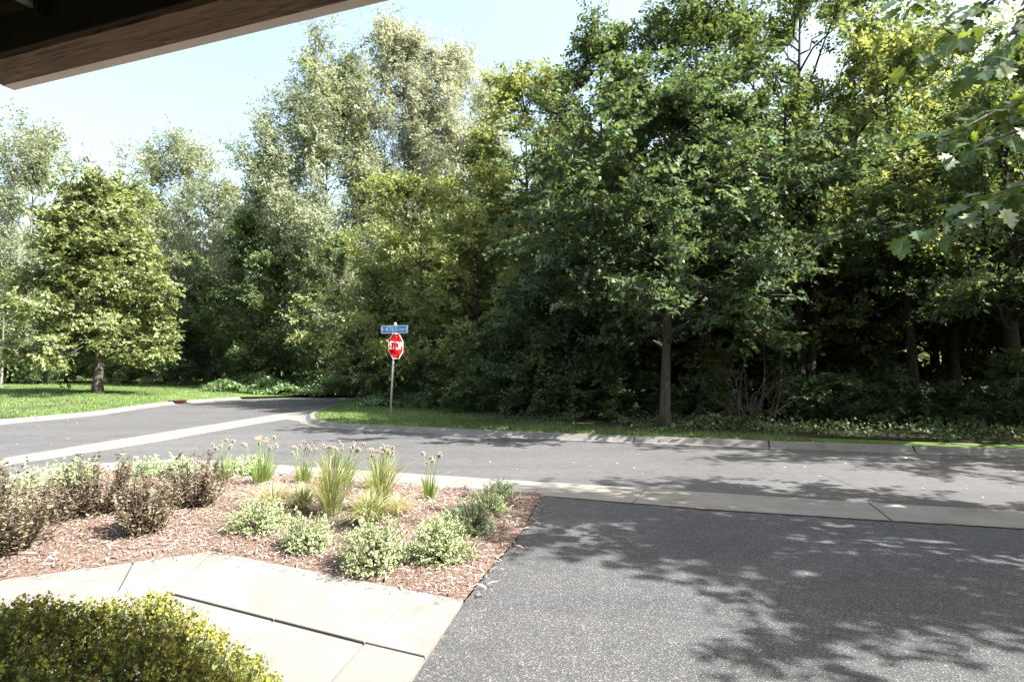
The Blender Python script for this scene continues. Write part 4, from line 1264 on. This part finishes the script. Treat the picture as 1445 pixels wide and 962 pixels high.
def stem_shrub(loc, H, R, n_stem, label, seed, leaf='purple', size=0.036, group=None, per_m=75):
    rng = np.random.default_rng(seed)
    root = thing('purple_shrub', loc, label, 'shrub', group)
    st = Acc(); P, A, N = [], [], []
    for k in range(n_stem):
        a = rng.uniform(0, 6.28); r = R * math.sqrt(rng.random())
        e = np.array([math.cos(a) * r, math.sin(a) * r, H * (1.08 - 0.45 * (r / R) ** 2) * rng.uniform(0.62, 1.08)])
        s0 = np.array([math.cos(a) * r * 0.3, math.sin(a) * r * 0.3, -0.03])
        pts = bez(s0, s0 * 0.4 + e * [0.75, 0.75, 0.5], e, 8)
        st.add(*tube_np(pts, np.linspace(0.005, 0.002, 8), 4, cap=False))
        L = np.linalg.norm(e - s0)
        m = int(L * per_m)
        u = 0.12 + 0.88 * rng.random(m)
        f = u * 7; j = np.minimum(f.astype(int), 6)
        p = pts[j] + (pts[j + 1] - pts[j]) * (f - j)[:, None]
        P.append(p + rng.normal(0, 0.018, p.shape))
        aa = rng.uniform(0, 6.28, m)
        ax = np.stack([np.cos(aa), np.sin(aa), rng.normal(0.35, 0.35, m)], 1)
        A.append(ax); N.append(np.stack([-np.cos(aa) * 0.3, -np.sin(aa) * 0.3, np.ones(m)], 1) + rng.normal(0, 0.35, (m, 3)))
    link('stems', st.mesh('stems'), M['stem'], root).name = 'stem'
    P, A, N = np.concatenate(P), np.concatenate(A), np.concatenate(N)
    ok = P[:, 2] > 0.01
    P, A, N = P[ok], A[ok], N[ok]
    V, F = place_leaves(OVAL, P, A, N, size * rng.uniform(0.6, 1.3, len(P)))
    link('foliage', mesh_np('foliage', V, [F]), M[leaf], root)
    return root
SG = 'purple leaved shrubs in the mulch bed'
stem_shrub(bedpos(15, 772), 0.68, 0.48, 80, 'large purple shrub cut off by the left edge of the bed', 70, group=SG)
stem_shrub(bedpos(-60, 735), 0.76, 0.48, 68, 'dark purple shrub at the far left edge behind the large one', 71, group=SG)
stem_shrub(bedpos(70, 738), 0.40, 0.33, 45, 'low brownish shrub just right of the large left shrub', 76, group=SG)
stem_shrub(bedpos(138, 727), 0.66, 0.40, 66, 'tall purple shrub whose twig tips stand against the road', 72, group=SG)
stem_shrub(bedpos(207, 753), 0.58, 0.31, 55, 'narrow purple brown shrub nearest the sidewalk kink', 73, group=SG)
stem_shrub(bedpos(272, 714), 0.55, 0.39, 66, 'round purple green shrub left of the onion clumps', 74, group=SG)

def mound(loc, R, H, label, seed, leaf, n=1500, size=0.022, name='herb_mound', cat='plant', group=None, stalk=True):
    rng = np.random.default_rng(seed)
    root = thing(name, loc, label, cat, group)
    st = Acc()
    P, A, N = [], [], []
    shoots = max(60, n // 14)
    for k in range(shoots):
        a = rng.uniform(0, 6.28); ct = rng.random() ** 0.75
        th = math.acos(min(1, max(0.02, 1 - ct)))
        lump = 1 + 0.13 * math.sin(3 * a + seed) + 0.10 * math.sin(5 * a + 2 * seed + 4 * th)
        rr = rng.uniform(0.75, 1.06) * lump
        e = np.array([math.cos(a) * math.sin(th) * R * rr, math.sin(a) * math.sin(th) * R * rr, max(0.02, math.cos(th) * H * rr)])
        s0 = e * [0.15, 0.15, 0] 
        pts = bez(s0, e * [0.5, 0.5, 0.75], e, 5)
        if stalk: st.add(*tube_np(pts, 0.0016, 3, cap=False))
        m = 14
        u = 1 - 0.55 * rng.random(m) ** 1.5
        f = u * 4; j = np.minimum(f.astype(int), 3)
        p = pts[j] + (pts[j + 1] - pts[j]) * (f - j)[:, None]
        P.append(p + rng.normal(0, 0.007, p.shape)); d = unit(e)
        aa = rng.normal(0, 0.7, (m, 3)) + d * 0.7 + [0, 0, 0.2]
        A.append(aa); N.append(rng.normal(0, 0.5, (m, 3)) + d * 0.5 + [0, 0, 0.6])
    P, A, N = np.concatenate(P), np.concatenate(A), np.concatenate(N)
    V, F = place_leaves(KITE, P, A, N, size * rng.uniform(0.6, 1.3, len(P)))
    if stalk: link('stem', st.mesh('stem'), M['stem'], root)
    link('foliage', mesh_np('foliage', V, [F]), M[leaf], root)
    return root
MG = 'pale herb mounds in the front of the bed'
def px_scale(loc): return loc[1] / FPX
for px, py, wpx, hpx, leaf, lab, sd in [
    (368, 752, 78, 46, 'mound', 'pale green herb mound leftmost beside the dry grass', 80),
    (434, 772, 72, 50, 'mound', 'small whitish herb mound second along the sidewalk', 81),
    (528, 797, 100, 70, 'mound', 'largest pale herb mound nearest the sidewalk', 82),
    (620, 789, 86, 62, 'mound', 'pale herb mound right of the largest one', 83),
    (664, 752, 62, 52, 'mound_dark', 'darker green herb mound beside the driveway', 84),
    (640, 756, 50, 40, 'mound', 'pale herb mound tucked left of the darker green one', 87),
    (689, 726, 52, 40, 'mound', 'pale herb mound behind the darker green one', 85),
    (706, 706, 44, 28, 'mound_dark', 'small green herb mound at the corner of ribbon and driveway', 86),
]:
    loc = bedpos(px, py - 6)
    s = px_scale(loc)
    mound(loc, wpx * s * 0.54, hpx * s * 1.0, lab, sd, leaf, n=int(5200 * (wpx / 90)), size=0.0195, group=MG)
SDG = 'sedum mounds along the back of the bed'
for px, py, wpx, hpx, lab, sd in [
    (55, 692, 105, 40, 'broad pale sedum mound behind the left purple shrubs', 90),
    (108, 680, 66, 34, 'pale sedum mound right of the broad one at the back left', 91),
    (212, 672, 52, 28, 'pale sedum mound between two purple shrubs at the back', 92),
    (252, 672, 52, 30, 'pale sedum mound behind the round purple green shrub', 93),
    (346, 668, 50, 30, 'greyish sedum mound behind the tallest onion clump', 94),
]:
    loc = bedpos(px, py)
    s = px_scale(loc)
    mound(loc, wpx * s * 0.5, hpx * s * 1.0, lab, sd, 'sedum', n=2600, size=0.03, name='sedum_mound', group=SDG, stalk=False)

def blade_np(base, tip, mid, w, n=6, flatdir=None):
    pts = bez(base, mid, tip, n)
    t = np.linspace(0, 1, n)
    ww = w * (1 - t ** 2.2) * (0.6 + 0.4 * np.minimum(1, t * 4))
    d = tip - base
    side = unit(np.cross(d, [0.1, 0.2, 1.0])) if flatdir is None else flatdir
    V = np.empty((2 * n, 3)); V[0::2] = pts - side * ww[:, None]; V[1::2] = pts + side * ww[:, None]
    i = np.arange(n - 1) * 2
    F = np.stack([i, i + 2, i + 3, i + 1], 1)
    return V, [F]

# fluffy seed ball (shared)
def seed_ball():
    rng = np.random.default_rng(99)
    n = 90
    i = np.arange(n) + 0.5
    ph = np.arccos(1 - 2 * i / n); th = math.pi * (1 + 5 ** 0.5) * i
    D = np.stack([np.cos(th) * np.sin(ph), np.sin(th) * np.sin(ph), np.cos(ph)], 1)
    V, F = place_leaves(ROUND, D * 0.35, D + rng.normal(0, 0.25, D.shape), rng.normal(0, 1, D.shape), 0.62 * rng.uniform(0.7, 1.2, n))
    return mesh_np('flower_head', V, [F])
BALL = seed_ball(); BALL.materials.append(M['seed'])

def onion(loc, H, Hh, R, nb, nh, label, seed, group=None):
    rng = np.random.default_rng(seed)
    root = thing('onion_clump', loc, label, 'plant', group)
    a_ = Acc()
    for k in range(nb):
        a = rng.uniform(0, 6.28); r = R * math.sqrt(rng.random()); L = H * rng.uniform(0.55, 1.05)
        b0 = np.array([math.cos(a) * r * 0.45, math.sin(a) * r * 0.45, -0.02])
        tip = np.array([math.cos(a) * r * 1.3, math.sin(a) * r * 1.3, L])
        a_.add(*blade_np(b0, tip, b0 * 0.6 + tip * [0.4, 0.4, 0.6], 0.007 * rng.uniform(0.7, 1.3), 5))
    link('foliage', a_.mesh('foliage'), M['blade'], root)
    s_ = Acc()
    for k in range(nh):
        a = rng.uniform(0, 6.28); r = R * math.sqrt(rng.random())
        b0 = np.array([math.cos(a) * r * 0.4, math.sin(a) * r * 0.4, 0])
        tip = np.array([math.cos(a) * r * 1.15 + rng.normal(0, 0.02), math.sin(a) * r * 1.15, Hh * rng.uniform(0.80, 1.03)])
        s_.add(*tube_np(bez(b0, b0 + [0, 0, Hh * 0.5], tip, 5), 0.0028, 4, cap=False))
        o = bpy.data.objects.new('flower_head', BALL); col.objects.link(o); o.parent = root
        o.location = tip; sc_ = rng.uniform(0.024, 0.034); o.scale = (sc_, sc_, sc_ * 0.9); o.rotation_euler = tuple(rng.uniform(0, 3, 3))
    link('stem', s_.mesh('stem'), M['blade'], root)
    return root
OG = 'onion clumps with pale ball seed heads'
for px, py, wpx, hl, hh, nb, nh, lab, sd in [
    (314, 678, 34, 38, 56, 70, 9, 'bright green onion clump right beside the round purple shrub', 100),
    (368, 683, 46, 42, 60, 110, 16, 'onion clump with the tallest crowd of seed heads', 101),
    (427, 682, 36, 34, 54, 80, 12, 'onion clump just left of the big grass tuft', 102),
    (484, 682, 46, 42, 56, 60, 22, 'onion clump with many heads rising through the big grass tuft', 103),
    (538, 690, 42, 44, 56, 80, 20, 'onion clump with dense heads right of the big grass tuft', 104),
    (606, 704, 26, 40, 64, 70, 6, 'lone onion clump rightmost in the bed with few heads', 105),
]:
    loc = bedpos(px, py); s = px_scale(loc)
    onion(loc, hl * s, hh * s, wpx * s * 0.5, nb, nh, lab, sd, OG)

def tuft(loc, H, R, nb, label, seed, mat='tuft', arch=0.5, w=0.0035, group=None, lean=(0, 0)):
    rng = np.random.default_rng(seed)
    root = thing('grass_tuft', loc, label, 'plant', group)
    a_ = Acc()
    for k in range(nb):
        a = rng.uniform(0, 6.28); r = R * (0.15 + rng.random()); L = H * rng.uniform(0.6, 1.1)
        b0 = np.array([math.cos(a) * R * 0.18 * rng.random(), math.sin(a) * R * 0.18 * rng.random(), -0.02])
        tip = np.array([math.cos(a) * r + lean[0], math.sin(a) * r + lean[1], L * (1 - arch * (r / R) ** 1.5 * 0.6)])
        tip[2] = max(0.03, tip[2])
        mid = np.array([tip[0] * 0.35, tip[1] * 0.35, max(tip[2], L * 0.75)])
        a_.add(*blade_np(b0, tip, mid, w * rng.uniform(0.7, 1.3), 7))
    link('blade', a_.mesh('blade'), M[mat], root)
    return root
TG = 'ornamental grass tufts in the bed'
for px, py, hpx, rpx, nb, mat, arch, lab, sd in [
    (466, 728, 88, 54, 250, 'tuft', 0.5, 'big upright green grass tuft in the middle of the bed', 110),
    (536, 722, 78, 44, 170, 'tuft', 0.4, 'slim upright grass tuft right of the big one', 111),
    (520, 742, 46, 56, 300, 'tuft', 0.9, 'arching grass tuft behind the largest herb mound', 112),
    (384, 722, 40, 56, 230, 'tuft_dry', 0.9, 'dry straw coloured grass tuft left of the big green one', 113),
    (425, 718, 34, 48, 180, 'tuft', 0.9, 'low arching grass tuft left of the big upright one', 114),
    (560, 726, 30, 44, 140, 'tuft_dry', 1.0, 'low dry grass tuft right of the slim upright one', 115),
    (350, 735, 20, 60, 110, 'tuft_dry', 1.2, 'flattened dry grass lying left of the first herb mound', 116),
]:
    loc = bedpos(px, py); s = px_scale(loc)
    tuft(loc, hpx * s * 1.1, rpx * s * 1.35, int(nb * 1.5), lab, sd, mat, arch, group=TG)

# ================================================================== FRONT HEDGE
rng = np.random.default_rng(120)
hc = Vector((-2.30, 1.95, 0.0))
hedge = thing('hedge', hc, 'low clipped hedge of small green and yellow leaves in the near left corner', 'hedge')
HX, HY, HH = 1.52, 1.08, 0.66
P, A, N = [], [], []
st = Acc()
def hedge_top(x, y):
    e = abs(x / HX) ** 3.2 + abs(y / HY) ** 3.2
    if e >= 1: return 0
    return HH * (1 - e) ** 0.42 * (1 + 0.09 * math.sin(5.1 * x + 1) * math.sin(6.3 * y) + 0.05 * math.sin(11 * x + 7 * y))
k = 0
while k < 11000:
    x, y = rng.uniform(-HX, HX) * 1.02, rng.uniform(-HY, HY) * 1.02
    h = hedge_top(x, y)
    if h <= 0.02: continue
    k += 1
    z = h * (1 - 0.55 * rng.random() ** 2.4)
    e = np.array([x, y, z])
    gx = (hedge_top(x + 0.03, y) - hedge_top(x - 0.03, y)) / 0.06; gy = (hedge_top(x, y + 0.03) - hedge_top(x, y - 0.03)) / 0.06
    d = unit(np.array([-gx * 0.6 + rng.normal(0, 0.3), -gy * 0.6 + rng.normal(0, 0.3), 1.0]))
    L = rng.uniform(0.07, 0.13)
    s0 = e - d * L
    if rng.random() < 0.03: e = e + d * rng.uniform(0.02, 0.06)
    st.add(*tube_np(np.array([s0, e]), [0.0018, 0.001], 3, cap=False))
    m = 13
    u = rng.random(m)[:, None]
    P.append(s0 + (e - s0) * u + rng.normal(0, 0.006, (m, 3)))
    A.append(rng.normal(0, 0.65, (m, 3)) + d * 0.5); N.append(rng.normal(0, 0.45, (m, 3)) + d * 0.6)
P, A, N = np.concatenate(P), np.concatenate(A), np.concatenate(N)
V, F = place_leaves(ROUND, P, A, N, 0.0185 * rng.uniform(0.6, 1.25, len(P)))
fo = link('foliage', mesh_np('foliage', V, [F]), M['hedge'], hedge)
P, A, N = [], [], []  # young yellow shoots, massed at the far right to paint sunlight onto the top
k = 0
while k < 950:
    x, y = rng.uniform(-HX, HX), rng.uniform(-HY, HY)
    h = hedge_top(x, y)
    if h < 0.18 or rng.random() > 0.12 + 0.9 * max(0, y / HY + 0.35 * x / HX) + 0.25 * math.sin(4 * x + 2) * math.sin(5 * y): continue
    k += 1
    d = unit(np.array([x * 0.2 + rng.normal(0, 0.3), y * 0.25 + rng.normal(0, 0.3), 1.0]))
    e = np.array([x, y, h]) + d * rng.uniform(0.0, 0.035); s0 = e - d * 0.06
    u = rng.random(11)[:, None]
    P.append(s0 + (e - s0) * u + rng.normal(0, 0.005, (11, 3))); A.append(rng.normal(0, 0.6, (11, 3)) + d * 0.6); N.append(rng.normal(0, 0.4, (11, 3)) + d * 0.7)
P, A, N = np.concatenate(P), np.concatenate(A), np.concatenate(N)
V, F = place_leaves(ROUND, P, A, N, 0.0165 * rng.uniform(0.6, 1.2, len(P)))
yo = link('young_sun_tint_leaves', mesh_np('young_sun_tint_growth', V, [F]), M['hedge_young_sun_tint'], hedge); yo.name = 'young_sun_tint_foliage'; yo['label'] = 'yellow young leaf tips along the top, with sunlight painted in towards the far right'
link('twigs', st.mesh('twig'), M['stem'], hedge).name = 'twig'
sheet('mulch_strip', [Vector((-6, -1.5, 0)), Vector((-0.62, -1.5, 0)), Vector((-0.62, 2.2, 0)), Vector((-6, 4.0, 0))], -0.004, M['mulch'])
